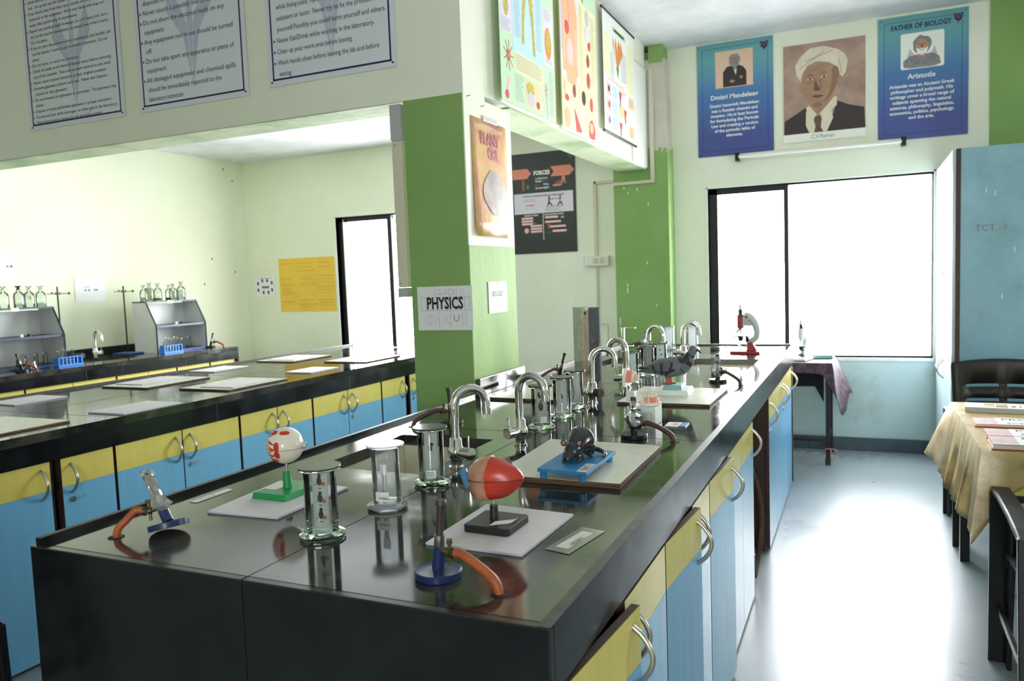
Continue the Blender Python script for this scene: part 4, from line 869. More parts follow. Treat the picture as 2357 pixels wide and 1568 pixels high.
def chair(label, x, y, rz, group='plastic armchairs'):
    """moulded plastic armchair, facing local -y"""
    t = thing('plastic_armchair', label, 'chair', (x, y, 0), rz, group); m_ = 'black_plastic'
    b = MB(); b.grid(lambda u, v: ((u-.5)*(.50-.05*v), -.24+.47*v, .43+.012*math.cos(u*PI*2)-.03*v-.012*(1-v)**6*2), 10, 8); o = b.build('seat', m_, t, smooth=60); s_ = o.modifiers.new('thickness', 'SOLIDIFY'); s_.thickness = .022; s_.offset = -1
    # back: rows of bands leaving slots between them
    def bp(u, z):
        k = (z-.40)/.46; w = .235+.018*k; top = .022*(1-(2*u-1)**2)*k**3
        return ((2*u-1)*w, .215+.085*k-.035*(2*u-1)**2*0+.03*(1-(2*u-1)**2), z+top)
    us = [0, .14, .46, .54, .86, 1]; zs = [.42, .50, .515, .575, .59, .65, .665, .725, .74, .845, .862]
    b = MB(); G = {}
    def gv(i, j):
        if (i, j) not in G: G[(i, j)] = b.v(bp(uu[i], zs[j]))
        return G[(i, j)]
    uu = [0, .07, .14, .22, .30, .38, .46, .54, .62, .70, .78, .86, .93, 1]
    for j in range(len(zs)-1):
        for i in range(len(uu)-1):
            slot = j in (1, 3, 5, 7) and ((2 <= i < 6) or (7 <= i < 11))
            if not slot: b.f([gv(i, j), gv(i+1, j), gv(i+1, j+1), gv(i, j+1)])
    o = b.build('backrest', m_, t, smooth=60); s_ = o.modifiers.new('thickness', 'SOLIDIFY'); s_.thickness = .02; s_.offset = 0
    for s in (-1, 1):
        xo = s*.262
        b = MB(); b.rings([[(xo-.028, yy, zz), (xo+.028, yy, zz), (xo+.030, yy, zz-.02), (xo-.030, yy, zz-.02)] for yy, zz in ((-.285, .620), (-.27, .640), (-.15, .645), (.05, .640), (.18, .63), (.255, .62))]); b.build('armrest', m_, t, bevel=.006)
        b = MB(); b.hexa([(xo-.030, -.30, 0), (xo+.030, -.30, 0), (xo+.030, -.285, 0), (xo-.030, -.285, 0), (xo-.032, -.285, .62), (xo+.032, -.285, .62), (xo+.032, -.262, .62), (xo-.032, -.262, .62)])
        b.hexa([(xo-s*.03-.004*s, -.29, 0), (xo-s*.03+.010*s, -.29, 0), (xo-s*.03+.010*s, -.225, 0), (xo-s*.03-.004*s, -.225, 0), (xo-s*.03-.004*s, -.27, .62), (xo-s*.03+.010*s, -.27, .62), (xo-s*.03+.010*s, -.14, .62), (xo-s*.03-.004*s, -.14, .62)]); b.build('leg', m_, t, bevel=.003)
        b = MB(); b.hexa([(xo-.025, .285, 0), (xo+.025, .285, 0), (xo+.025, .30, 0), (xo-.025, .30, 0), (xo-.03, .235, .62), (xo+.03, .235, .62), (xo+.03, .26, .62), (xo-.03, .26, .62)])
        b.hexa([(xo-.006, .225, 0), (xo+.006, .225, 0), (xo+.006, .29, 0), (xo-.006, .29, 0), (xo-.006, .18, .62), (xo+.006, .18, .62), (xo+.006, .25, .62), (xo-.006, .25, .62)]); b.build('leg', m_, t, bevel=.003)
    for s in (-1, 1): MB().box(s*.262-.006, -.27, .19, s*.262+.006, .27, .215).build('side_brace', m_, t)
    MB().box(-.25, -.24, .37, .25, -.225, .40).build('seat_apron', m_, t)
    return t
chair('black plastic armchair tucked at the near side of the gold-clothed table', .697, 2.855, PI)
chair('black slotted-back plastic armchair standing beyond the gold-clothed table', .70, 4.69, 0)
chair('dark plastic armchair just showing at the bottom left corner of the picture', -2.228, .905, PI)
b = MB(); o = thing('cable_tie', 'pink string knotted round the side table leg', 'string', (-.233, 5.976, .12))
MB().tube(smooth_path([(-.018, -.006, 0), (0, -.008, .004), (.02, -.004, 0), (.05, -.01, .0), (.065, -.01, -.03), (.05, -.012, -.055), (.075, -.01, -.07)]), .003, 6).build('pink_string', 'gum', o)
MB().tube(smooth_path([(.02, -.006, 0), (.025, -.01, -.04), (.03, -.01, -.075)]), .003, 6).build('pink_string', 'gum', o)

# ================================================================== CUPBOARD
t = thing('cupboard', 'tall blue laminated cupboard with pale doors standing right of the window', 'cupboard', (0, 0, 0))
CX, CY0, CY1, CT = .505, 5.36, 6.50, 2.09
b = MB().use('blue_dull').box(CX, CY0, .105, 1.95, CY0+.02, CT); b.use('yellow').box(CX, CY0, .0, 1.95, CY0+.02, .10)
b.use('brown').box(CX-.0, CY0+.021, 0, CX+.02, CY0+.04, CT).box(CX, CY0-.001, 0, CX+.022, CY0+.0205, CT)
b.use('blue_dull').box(CX+.0225, CY0+.021, CT-.02, 1.95, CY1, CT).box(1.93, CY0+.021, 0, 1.95, CY1, CT-.021).box(CX+.03, CY1-.02, 0, 1.929, CY1, CT-.021)
b.build('carcass', None, t)
M['pale_lam'] = mat('pale_blue_white_laminate', S(196, 218, 226), .25, coat=.3)
for y0, y1 in ((CY0+.042, (CY0+CY1)/2), ((CY0+CY1)/2+.003, CY1)):
    for z0, z1 in ((.01, .80), (.805, CT)):
        d = MB().box(CX-.018, y0, z0, CX+.002, y1, z1).build('door', 'pale_lam', t, bevel=.001)
        hy = y1-.05 if y0 < 5.6 else y0+.05
        bow_handle(d, hy, .72 if z0 < .5 else 1.42, -1, CX-.018, L=.16 if z0 > .5 else .12)
MB().box(CX-.0205, CY0+.30, .95, CX-.0182, CY0+.315, 1.98).build('dark_slot', 'brown', t)
MB().box(CX-.0215, 5.86, 1.47, CX-.0183, 5.98, 1.60).build('paper_notice', 'white', t)
text_mesh('TCT -3', .055, 'grey_ink', t, 0, 0, T=Matrix(((1, 0, 0, .60), (0, 0, -1, CY0-.001), (0, 1, 0, 1.60), (0, 0, 0, 1))), name='pencil_mark')
b = MB().use('white')
for x, z in ((.655, 1.82), (.70, 1.80), (.80, 1.47), (.74, 1.20)): b.box(x, CY0-.0006, z, x+.003, CY0, z+.03)
b.build('scratch', None, t)

t = thing('gas_tap_column', 'small chrome and black upright fitting with a thin cross arm near the far left sink', 'fitting', (-1.46, 5.05, ZT))
MB().cyl((0, 0, 0), (0, 0, .09), .011).build('lower_column', 'black_plastic', t, smooth=40); MB().cyl((0, 0, .09), (0, 0, .165), .011).lathe([(.014, .165), (.014, .172)], 16).build('upper_column', 'chrome', t, smooth=40)
MB().tube([(-.02, 0, .168), (.085, 0, .168)], .003, 8).tube([(.0, 0, .045), (.07, 0, .048)], .005, 8).cyl((-.012, 0, .05), (-.018, 0, .05), .012).build('cross_arm', 'chrome', t, smooth=40)
# ================================================================== LEFT WALL BENCH
M['rack_edge'] = mat('blue_black_edge_band', S(44, 60, 84), .4); M['rack_w'] = mat('off_white_board', S(214, 216, 214), .5, var=.1, scale=5); M['tt_blue'] = mat('bright_blue_plastic', S(58, 132, 220), .35); M['tray_blue'] = mat('deep_blue_plastic', S(38, 66, 140), .4)
def rack(label, y0, y1):
    t = thing('reagent_rack', label, 'rack', (0, 0, 0), 0, 'slope-fronted reagent racks'); xf, xt, xb = -5.50, -5.602, -5.76; z0, zm, zt = .9008, 1.132, 1.33
    side = [(xb, z0), (xf, z0), (xf, zm), (xt, zt), (xb, zt)]
    for y in (y0, y1-.014):
        b = MB().use('rack_w'); n = 5; A = [b.v((x, y, z)) for x, z in side]; B = [b.v((x, y+.014, z)) for x, z in side]
        for i in range(n): b.k = 1 if i in (1, 2) else 0; b.mats = [M['rack_w'], M['rack_edge']]; b.f([A[i], A[(i+1) % n], B[(i+1) % n], B[i]])
        b.k = 0; b.f(A[::-1]); b.f(B); o = b.build('side_panel', None, t)
        b = MB(); b.tube([(xf+.0015, y+.007, z0), (xf+.0015, y+.007, zm), (xt+.0015, y+.007, zt)], .0085, 4); b.build('edge_band', 'rack_edge', o)
    MB().box(xb, y0+.0145, z0, xb+.010, y1-.0145, zt-.013).build('back_panel', 'rack_w', t)
    MB().box(xb, y0+.002, zt-.0, xt+.006, y1-.002, zt+.012).build('top_shelf', 'rack_edge', t)
    MB().box(xb+.0105, y0+.0145, zm-.018, xf-.004, y1-.0145, zm).build('shelf', 'rack_edge', t)
    MB().box(xb+.0105, y0+.0145, z0, xf-.002, y1-.0145, z0+.012).build('bottom_shelf', 'rack_edge', t)
    yc = (y0+y1)/2-.02; MB().box(xt+.0065, yc-.03, zt-.012, xt+.009, yc+.03, zt+.012).build('paper_label', 'white', t)
    for k, dy in enumerate((-.02, .04)): MB().use('ink' if k else 'card').lathe([(.012, 0), (.012, .014), (.008, .02)], 12, (xf-.02, yc+dy, zm)).build('spare_stopper', None, t)
    return t
rack('left reagent rack, partly cut off by the picture edge, topped by four bottles', 3.44, 4.005)
rack('right reagent rack near the far corner, topped by a row of six bottles', 4.838, 5.40)
def bottle(label, x, y, z, fill=None, stopper='bottle', s=1.0, lab=None, group='reagent bottles on the racks', fz=.07):
    t = thing('reagent_bottle', label, 'bottle', (x, y, z), 0, group); t.scale = (s, s, s)
    MB().lathe([(.034, 0), (.036, .004), (.036, .092), (.030, .108), (.015, .118), (.0125, .126), (.0125, .136), (.018, .139)], 20, cap=True).build('glass_body', 'bottle', t, smooth=40)
    MB().lathe([(.010, .130), (.011, .142), (.006, .146), (.019, .152), (.021, .157), (.019, .160)], 16).build('stopper', stopper, t, smooth=40)
    if fill: MB().lathe([(.032, .004), (.0335, .008), (.0335, fz)], 18).build('contents', fill, t, smooth=40)
    if lab: MB().grid(lambda u, v: (.0368*math.cos(-.6+1.0*u), .0368*math.sin(-.6+1.0*u), .055+.03*v), 5, 1).build('paper_label', lab, t)
M['milk_yel'] = thin_glass('pale_yellow_solution', (.92, .95, .80, 1), milk=.45, milkcol=(.80, .84, .62, 1), refl=1.0); M['wine'] = mat('dark_wine_liquid', S(64, 20, 44), .2); M['sand'] = mat('brown_sediment', S(170, 150, 100), .6); M['bluish'] = thin_glass('pale_blue_solution', (.86, .93, .93, 1), milk=.25, milkcol=(.75, .84, .84, 1)); M['tan_label'] = mat('tan_paper_label', S(214, 186, 132), .6)
zt = 1.3425
bottle('clear bottle cut by the left picture edge on the left rack', -5.68, 3.682, zt)
bottle('clear bottle with a black stopper on the left rack', -5.68, 3.795, zt, stopper='ink', fill='bluish', fz=.03)
bottle('clear bottle with a square tan label on the left rack', -5.68, 3.875, zt+0, lab='tan_label', s=.98)
bottle('clear bottle at the right end of the left rack', -5.68, 3.965, zt, fill='bluish', fz=.03, s=.98)
bottle('small clear bottle at the left end of the right rack', -5.665, 4.885, zt, s=.88, fill='milk_yel', fz=.04)
bottle('taller bottle filled with pale yellow liquid, second on the right rack', -5.70, 4.975, zt, fill='milk_yel', fz=.112, s=1.0)
bottle('bottle with brown sediment at its bottom on the right rack', -5.70, 5.065, zt, fill='sand', fz=.025, s=.96)
bottle('bottle holding a little dark wine-red liquid on the right rack', -5.655, 5.145, zt, fill='wine', fz=.028, s=.86)
bottle('bottle three-quarters full of whitish liquid, fifth on the right rack', -5.70, 5.232, zt, fill='milk_yel', fz=.09, s=.93)
bottle('clear bottle half full of pale blue liquid at the right end of the right rack', -5.70, 5.325, zt, fill='bluish', fz=.085, s=1.03)
def tt_rack(label, x, y, z, L=.20):
    t = thing('test_tube_rack', label, 'rack', (x, y, z), 0, 'blue test tube racks')
    MB().box(-.032, -L/2, 0, .032, L/2, .012).build('base', 'tt_blue', t, bevel=.001)
    b = MB().use('tt_blue'); n = 6
    b.box(-.028, -L/2+.006, .062, -.012, L/2-.006, .067).box(.012, -L/2+.006, .062, .028, L/2-.006, .067)
    for k in range(n+1): yy = -L/2+.012+(L-.024)*k/n; b.box(-.012, yy-.003, .062, .012, yy+.003, .067)
    b.build('top_plate', None, t)
    for s in (-1, 1): MB().box(-.028, s*(L/2-.008)-.004, .012, .028, s*(L/2-.008)+.004, .062).build('end_post', 'tt_blue', t)
    b = MB().use('tt_blue')
    for k in range(1, n): yy = -L/2+.012+(L-.024)*k/n; b.box(.018, yy-.005, .012, .024, yy+.005, .062)
    b.build('divider', None, t)
t1 = (-5.375, 3.925); t2 = (-5.375, 4.875)
tt_rack('blue test tube rack in front of the left reagent rack, tubes standing tall', t1[0], t1[1], ZT)
tt_rack('blue test tube rack in front of the right reagent rack', t2[0], t2[1], ZT)
for nm, (cx, cy), pos in (('left', t1, (0, 1, 2, 3, 4)), ('right', t2, (0, 1, 2, 3, 4, 5))):
    for i in pos:
        yy = cy-.10+.012+.176*(i+.5)/6; h = .105+.008*((i*5) % 3)
        o = tag(MB().lathe([(.0035, 0), (.0075, .005), (.008, .012), (.008, h-.003), (.0095, h)], 12, (cx, yy, ZT+.0125), cap=False).build('test_tube', 'vial', None, smooth=50),
            'clear glass test tube upright in the %s blue rack on the wall bench' % nm, 'test tube', 'test tubes in the %s blue rack' % nm)
def stand(label, x, y, arm0, arm1, top, py=(-.20, -.01)):
    t = thing('retort_stand', label, 'retort stand', (x, y, ZT), 0, 'retort stands on the wall bench')
    MB().box(-.05, py[0], 0, .16, py[1], .012).build('base_plate', 'tray_blue', t, bevel=.002)
    MB().tube([(0, 0, .012), (0, 0, top-ZT)], .0062, 10).build('rod', 'black_metal', t, smooth=50)
    MB().tube([(.012, arm0, .535), (.012, arm1, .535)], .0036, 8).build('clamp_arm', 'brass', t, smooth=50); MB().box(-.01, -.014, .526, .018, .014, .546).tube([(.012, arm0*.55, .535), (.012, arm0*.55, .55)], .006, 6).tube([(.012, arm1-.004, .535), (.012, arm1+.004, .535)], .010, 8).build('clamp_boss', 'dull_iron', t, smooth=50)
stand('retort stand with a horizontal clamp rising behind the left reagent rack', -5.90, 4.262, -.10, .092, 1.492)
stand('retort stand with a thin clamp arm left of the right reagent rack', -5.80, 4.795, -.10, .085, 1.482, (-.115, .03))
tap('chrome tap over the white sink of the left wall bench', -5.72, 4.42, -.1, .5, group=None)
tag(MB().cyl((-5.80, 4.32, .93), (-5.74, 4.32, .93), .022).cyl((-5.77, 4.31, ZT), (-5.77, 4.31, .93), .012).cyl((-5.77, 4.27, .935), (-5.77, 4.35, .935), .014).build('gas_cock', 'black_plastic', None, smooth=40), 'squat black gas cock just left of the wall bench tap', 'valve')
tag(MB().box(-5.49, 3.60, ZT, -5.41, 3.80, ZT+.014).build('tray', 'tray_blue', None, bevel=.003), 'dark blue tray left of the left test tube rack', 'tray')
tag(MB().box(-5.49, 5.02, ZT, -5.43, 5.32, ZT+.012).build('tray', 'tray_blue', None, bevel=.003), 'long blue tray in front of the right reagent rack', 'tray')
burner('gas burner with orange hose standing at the left picture edge on the wall bench', -5.36, 3.56, (-5.255, 3.60), lean=(0, -.28), base='black_metal')
burner('small gas burner leaning away at the far end of the wall bench', -5.42, 5.36, (-5.30, 5.40), lean=(0, .32), base='black_metal', barrel='black_metal')
def cylinder(label, x, y, r, h, cat='beaker', nm='beaker', g='glassware on the rack shelves'):
    tag(MB().lathe([(r*.9, 0), (r, .004), (r, h-.003), (r+.002, h)], 20, (x, y, .9135), cap=False).lathe([(r*.9, 0), (r*.9, .002)], 20, (x, y, .9135)).build(nm, 'vial', None, smooth=40), label, cat, g)
cylinder('wide glass beaker on the bottom shelf of the left reagent rack', -5.60, 3.72, .034, .085)
cylinder('slim glass cylinder left of its twin on the left rack bottom shelf', -5.60, 3.835, .013, .09, 'cylinder', 'measuring_cylinder')
cylinder('slim glass cylinder at the right end of the left rack bottom shelf', -5.60, 3.905, .015, .095, 'cylinder', 'measuring_cylinder')
cylinder('shorter slim glass cylinder on the right rack bottom shelf', -5.60, 5.215, .013, .085, 'cylinder', 'measuring_cylinder')
cylinder('taller slim glass cylinder on the right rack bottom shelf', -5.60, 5.285, .014, .098, 'cylinder', 'measuring_cylinder')
t = thing('conical_flask', 'little conical glass flask behind the burner at the left picture edge', 'flask', (-5.42, 3.66, ZT)); t.location = (-5.385, 3.665, ZT)
MB().lathe([(.024, 0), (.025, .004), (.009, .045), (.009, .062), (.012, .065)], 20, cap=False).build('glass_body', 'vial', t, smooth=40)
MB().lathe([(.020, .003), (.0205, .006), (.016, .018)], 18).build('contents', 'bluish', t, smooth=40)

# ================================================================== WHITE BOARDS ON THE ALCOVE ISLAND
gb = 'boards lying on the alcove island'
def brd(label, P, z=ZT, th=.006, lam=False):
    board(label, P, z, th, 'lam_white' if lam else 'foam', 'ply' if lam else 'foam_edge', 'plywood_board' if lam else 'foam_board', 'board', gb)
def sq(x0, y0, x1, y1, k=0): return [(x0, y0), (x1, y0+k), (x1-k, y1+k), (x0-k, y1)]
brd('large cream board at the near left corner of the alcove island', sq(-3.40, 1.76, -2.985, 2.165), th=.008, lam=True)
brd('white foam board lying on the large cream board at the left edge', sq(-3.42, 1.72, -3.12, 1.95), ZT+.008)
brd('greyish foam board alone at the gangway edge, second along the row', sq(-3.118, 2.35, -2.895, 2.665))
brd('white foam board alone on the far side of the island at the left picture edge', sq(-3.95, 2.425, -3.725, 2.70))
brd('large cream board in the middle of the gangway side', sq(-3.31, 3.035, -2.965, 3.485), th=.008, lam=True)
brd('white foam board resting on the middle cream board, gangway side', sq(-3.20, 3.075, -2.985, 3.37, .01), ZT+.008)
brd('large cream board in the middle of the far side of the alcove island', sq(-3.88, 3.02, -3.53, 3.47), th=.008, lam=True)
brd('white foam board resting on the cream board of the far side', sq(-3.86, 3.09, -3.645, 3.41), ZT+.008)
brd('single white foam board beyond the far side cream board', sq(-3.955, 3.712, -3.74, 4.02))
brd('farthest cream board on the far side, before the left window', sq(-3.92, 4.29, -3.59, 4.715), th=.008, lam=True)
brd('white foam board on the farthest far-side board', sq(-3.86, 4.34, -3.63, 4.62), ZT+.008)
brd('white foam board nearest the green pillar on the gangway side', sq(-3.22, 3.76, -3.02, 4.035))
brd('bleached cream board on the gangway side near the left window', sq(-3.35, 4.315, -3.01, 4.75), th=.008, lam=True)
# ================================================================== SIGNS ON THE HEADER BEAM
def sheet(t, w, h, m, th=.003, name='sheet'):
    return MB().box(0, 0, 0, w, h, th).build(name, m, t)
def frame_lines(t, w, h, ins, lw, m, z, name='border'):
    b = MB(); b.rect(ins, ins, w-ins, ins+lw, z).rect(ins, h-ins-lw, w-ins, h-ins, z).rect(ins, ins, ins+lw, h-ins, z).rect(w-ins-lw, ins, w-ins, h-ins, z)
    return b.build(name, m, t)
TIE = '\u27a2'
def arrow(b, x, y, s):
    b.poly([(x, y+s*.5), (x+s, y), (x, y-s*.5), (x+s*.35, y)], .0042)
def lab_sign(label, x0, z0, w, h, lines, size, dz, first, indent=.05):
    """lines from the bottom up: (text, bullet?, width or None)"""
    t = on_wall('safety_sign', label, 'sign', (x0, 3.126, z0), group='lab safety signs on the header beam')
    sheet(t, w, h, 'signw'); frame_lines(t, w, h, .026, .009, 'navy_ink', .0036)
    b = MB(); cx = w*.52
    b.poly([(cx, h*.10), (cx-.05, h*.42), (cx-.16, h*.60), (cx-.13, h*.78), (cx-.02, h*.5)], .0034).poly([(cx, h*.10), (cx+.06, h*.45), (cx+.15, h*.60), (cx+.13, h*.8), (cx+.02, h*.5)], .0034).poly([(cx-.02, h*.55), (cx, h*.2), (cx+.02, h*.55), (cx, h*.9)], .0035)
    b.build('watermark_crest', 'lilac', t)
    a = MB(); z = first
    for s, bullet, wd in lines:
        text_mesh(s, size, 'ink', t, indent+(.012 if bullet else .018), z, .0040, width=wd)
        if bullet: arrow(a, indent-.012, z+size*.28, size*.5)
        z += dz
    a.build('bullet_arrows', 'ink', t)
    b = MB()
    for x, y in ((.02, .02), (w-.02, .02), (.02, h-.02), (w-.02, h-.02)): b.cyl((x, y, .003), (x, y, .006), .005, n=8)
    b.build('screw', 'dull_iron', t)
lab_sign('rightmost safety sign, ending with wash hands clean before leaving the lab', -2.662, 2.402, .735, .80,
    [('eating.', 0, .075), ('Wash hands clean before leaving the lab and before', 1, .585), ('Clean up your work area before leaving.', 1, .44), ('Never Eat/Drink while working in the laboratory.', 1, .562),
     ('yourself.Possibly you could harm yourself and others.', 0, .622), ('assistant or tutor. Never try to fix the problem', 0, .55), ('while being used, report it to the laboratory', 0, .50), ('Equipment which is broken or is damaged', 1, .5)], .034, .0525, .045)
lab_sign('middle safety sign, ending with damaged equipment and chemical spills', -3.542, 2.383, .75, .82,
    [('laboratory instructor.', 0, .25), ('should be immediately reported to the', 0, .51), ('All damaged equipment and chemical spills', 1, .615), ('equipment.', 0, .142), ('Do not take apart any apparatus or piece of', 1, .61), ('off.', 0, .045), ('Any equipment not in use should be turned', 1, .61),
     ('equipment.', 0, .142), ('Do not short the electrical leads on any', 1, .56), ('Never touch a possibly live circuit.', 1, .50), ('disposed in the proper containers', 0, .47), ('All used wires should be', 1, .4)], .036, .0495, .050)
lab_sign('leftmost safety sign, crowded with small lines of text about glassware', -4.440, 2.382, .78, .82,
    [('Wash hands before leaving the lab and before eating.', 1, .545), ('Do not eat food, drink beverages, or chew gum in the laboratory', 1, .66), ('Dispose of waste and broken glassware in proper containers.', 1, .625), ('shatter.', 0, .068), ('Do not immerse hot glassware in cold water.  The glassware may', 1, .665), ('cracked, or dirty glassware.', 0, .27),
     ('Examine glassware before each use.  Never use chipped,', 1, .60), ('Never return unused chemicals to their original container.', 1, .60), ('any of the contents.  Take only as much chemical as you need.', 0, .63), ('Check the label on all chemical bottles twice before removing', 1, .64), ('Do not taste, or smell any chemicals.', 1, .39), ('panic.', 0, .06),
     ("out the teacher's name to get the teacher's attention.  Do not", 0, .62), ('If you or your lab partner is hurt, immediately (and loudly) yell', 1, .65), ('Do not panic.', 0, .14), ('etc.) to the teacher immediately, no matter how trivial it seems.', 0, .64), ('Report any accident (spill, breakage, etc.) or injury (cut, burn,', 1, .64),
     ('water after performing all experiments.', 0, .40), ('chemicals or lab equipment.  Wash your hands with soap and', 0, .61), ('Keep hands away from face, eyes, mouth, and body while using', 1, .65), ('use.  Set up and use the equipment as directed by your teacher.', 0, .64), ('Labels and equipment instructions must be read carefully before', 1, .65), ('teacher for disposal of chemicals and', 0, .38), ('sink drains.  Sinks are', 0, .25)], .0245, .0322, .034)
# trunking beside the pillar
t = thing('cable_trunking', 'pale grey plastic trunking running down the left edge of the green pillar', 'trunking', (0, 0, 0))
MB().box(-1.973, 3.112, 2.07, -1.915, 3.145, 2.232).build('upper_cover', 'grey_pvc', t, bevel=.002); MB().box(-1.971, 3.116, 1.40, -1.917, 3.145, 2.0695).build('channel', 'ivory', t, bevel=.002); MB().box(-1.972, 3.114, 1.355, -1.918, 3.145, 1.3995).build('end_piece', 'grey_pvc', t)
for z in (2.05, 1.42): MB().cyl((-1.955, 3.115, z), (-1.955, 3.117, z), .003, n=8).build('screw', 'ink', t)

# ================================================================== PAPERS ON THE PILLAR
def papers(name, label, cat, O, w, h, m='white', U=(1, 0, 0), V=(0, 0, 1), group=None, bulge=0, mats=None):
    t = on_wall(name, label, cat, O, U, V, group)
    b = MB(); b.grid(lambda u, v: (u*w, v*h, .002+bulge*(1-v)**2*math.sin(PI*min(1, u*.9+.1))), 8, 8)
    o = b.build('sheet', m, t, smooth=60 if bulge else 0); s_ = o.modifiers.new('thickness', 'SOLIDIFY'); s_.thickness = .0012; s_.offset = -1
    return t
t = papers('paper_sign', 'grey pencil-drawn sheet lettered PHYSICS on the green pillar front', 'sign', (-1.876, 3.126, 1.200), .284, .200)
M['pencil'] = mat('soft_pencil', S(150, 150, 152), .7)
text_mesh('PHYSICS', .075, 'ink', t, .048, .098, .0035, width=.187, bold=.0022, align='LEFT')
b = MB().use('pencil')
def ln(b, x0, y0, x1, y1, w=.0012, z=.0030):
    d = Vector((x1-x0, y1-y0)); n = Vector((-d.y, d.x)).normalized()*w/2
    b.poly([(x0+n.x, y0+n.y), (x1+n.x, y1+n.y), (x1-n.x, y1-n.y), (x0-n.x, y0-n.y)], z)
ln(b, .02, .150, .27, .150); ln(b, .02, .090, .27, .090)
for x in (.095, .145, .205): ln(b, x, .150, x, .196)
for x in (.02, .045, .245, .27): ln(b, x, .09, x, .15)
for x in (.11, .17): ln(b, x, .01, x, .09)
def ring(b, cx, cy, r, ry=None, w=.001, n=20, z=.003, a0=0, a1=2*PI):
    pr = None
    for i in range(n+1):
        a = a0+(a1-a0)*i/n; q = (cx+r*math.cos(a), cy+(ry or r)*math.sin(a))
        if pr: ln(b, pr[0], pr[1], q[0], q[1], w, z)
        pr = q
ring(b, .175, .173, .024, .009); ring(b, .175, .173, .012, .018); ring(b, .065, .048, .03, .022); ring(b, .065, .048, .008, .018); ring(b, .20, .055, .012, .014, w=.004, a0=PI, a1=2*PI)
ln(b, .188, .055, .188, .07, .004); ln(b, .212, .055, .212, .07, .004); ring(b, .235, .17, .009, .011); ln(b, .23, .03, .25, .03); ln(b, .23, .075, .25, .075); ln(b, .23, .03, .23, .075); ln(b, .25, .03, .25, .075); ln(b, .12, .175, .12, .19, .002); ln(b, .105, .165, .135, .165, .002); ln(b, .13, .03, .15, .06); ln(b, .15, .06, .16, .025)
b.build('pencil_drawings', None, t)
t = papers('paper_sign', 'small white sheet lettered BIOLOGY on the lit side of the pillar', 'sign', (-1.5985, 3.302, 1.264), .205, .148, U=(0, 1, 0))
text_mesh('BIOLOGY', .036, 'ink', t, .040, .078, .0034, width=.12, bold=.0006)
MB().use('green').poly([(.102, .148), (.110, .148), (.107, .100)], .0034).build('tear', None, t)
M['glaze'] = mat('hand_painted_yellow_sheet', S(226, 190, 116), .34, var=1, scale=6, col2=S(220, 150, 130), lo=.4, hi=.62, coat=.7, bump=.25, bscale=16, stretch=(1, 1, 1))
M['cellw'] = mat('grey_painted_cell', S(150, 136, 140), .4, var=.6, scale=14, col2=S(190, 176, 160), coat=.7)
t = papers('poster', 'hand-painted yellow PLANT CELL poster sealed in shiny crinkled plastic', 'poster', (-1.5985, 3.188, 1.622), .375, .535, 'glaze', U=(0, 1, 0), bulge=.035)
M['plum'] = mat('plum_marker', S(170, 84, 104), .5)
text_mesh('PLANT', .078, 'plum', t, .085, .425, .006, width=.20, bold=.003); text_mesh('CELL', .072, 'plum', t, .155, .362, .007, width=.12, bold=.003)
b = MB(); b.grid(lambda u, v: (.20+(u-.5)*.25*math.sin(PI*(.12+.80*v)), .10+.21*v, .0045+.035*(1-(.10+.21*v)/.535)**2*math.sin(PI*min(1, (.20+(u-.5)*.25*math.sin(PI*(.12+.80*v)))/.375*.9+.1))), 8, 8); b.build('cell_drawing', 'cellw', t, smooth=60)
MB().box(.12, .53, .001, .27, .553, .006).build('tape', 'label_tape', t, bevel=.002)

# ================================================================== ROLLED CHARTS ON THE BULKHEAD
M['ch_green'] = mat('mint_print', S(196, 226, 190), .45); M['ch_blue'] = mat('pale_blue_print', S(190, 220, 236), .45); M['ch_yel'] = mat('pale_yellow_print', S(240, 236, 184), .45); M['ch_lil'] = mat('pale_lilac_print2', S(222, 214, 228), .45)
M['body_y'] = mat('nerve_yellow_print', S(222, 198, 90), .45, var=.4, scale=60, col2=S(150, 150, 80)); M['skin'] = mat('salmon_print', S(240, 178, 138), .45); M['organ'] = mat('organ_red_print', S(206, 84, 84), .45); M['orange'] = mat('orange_print', S(226, 140, 60), .45); M['leaf'] = mat('leaf_print', S(84, 140, 70), .45); M['ch_pink'] = mat('rose_print', S(242, 196, 196), .45); M['ch_peach'] = mat('peach_print', S(248, 206, 164), .45); M['ch_white'] = mat('white_chart_sheet', S(240, 240, 234), .42); M['ch_brown'] = mat('brown_print', S(150, 84, 70), .45)
def chart(label, y0, z0, w, h, rod='ivory_pale', off=.03, sag=.0, sheet_m='ch_white'):
    t = on_wall('rolled_chart', label, 'chart', (-1.597+off, y0, z0), (0, 1, 0), (0, 0, 1), 'rolled wall charts on the bulkhead')
    MB().box(0, 0, 0, w, h, .0012).build('sheet', sheet_m, t)
    for y in (0, h): MB().tube([(-.02, y, .0), (w+.02, y, .0)], .0085, 10).build('rod', rod, t, smooth=50)
    return t
def txtlines(b, x0, x1, y0, y1, dy=.012, m='grey_ink', z=.0022, jit=.3, lw=.0022):
    b.use(m); y = y1
    while y > y0:
        b.rect(x0, y, x1-(x1-x0)*jit*random.random(), y+lw, z); y -= dy
def blob(b, m, cx, cy, rx, ry, z=.0020, n=14, k=.15, seed=0):
    b.use(m); b.poly([(cx+rx*(1+k*noise.noise(Vector((i*.8, seed, 0))))*math.cos(2*PI*i/n), cy+ry*(1+k*noise.noise(Vector((i*.8, seed, 3))))*math.sin(2*PI*i/n)) for i in range(n)], z)
random.seed(11)
t = chart('leftmost rolled chart, green with a yellow nerve figure on a blue panel', 3.455, 2.265, .725, .93, sheet_m='ch_green', off=.035)
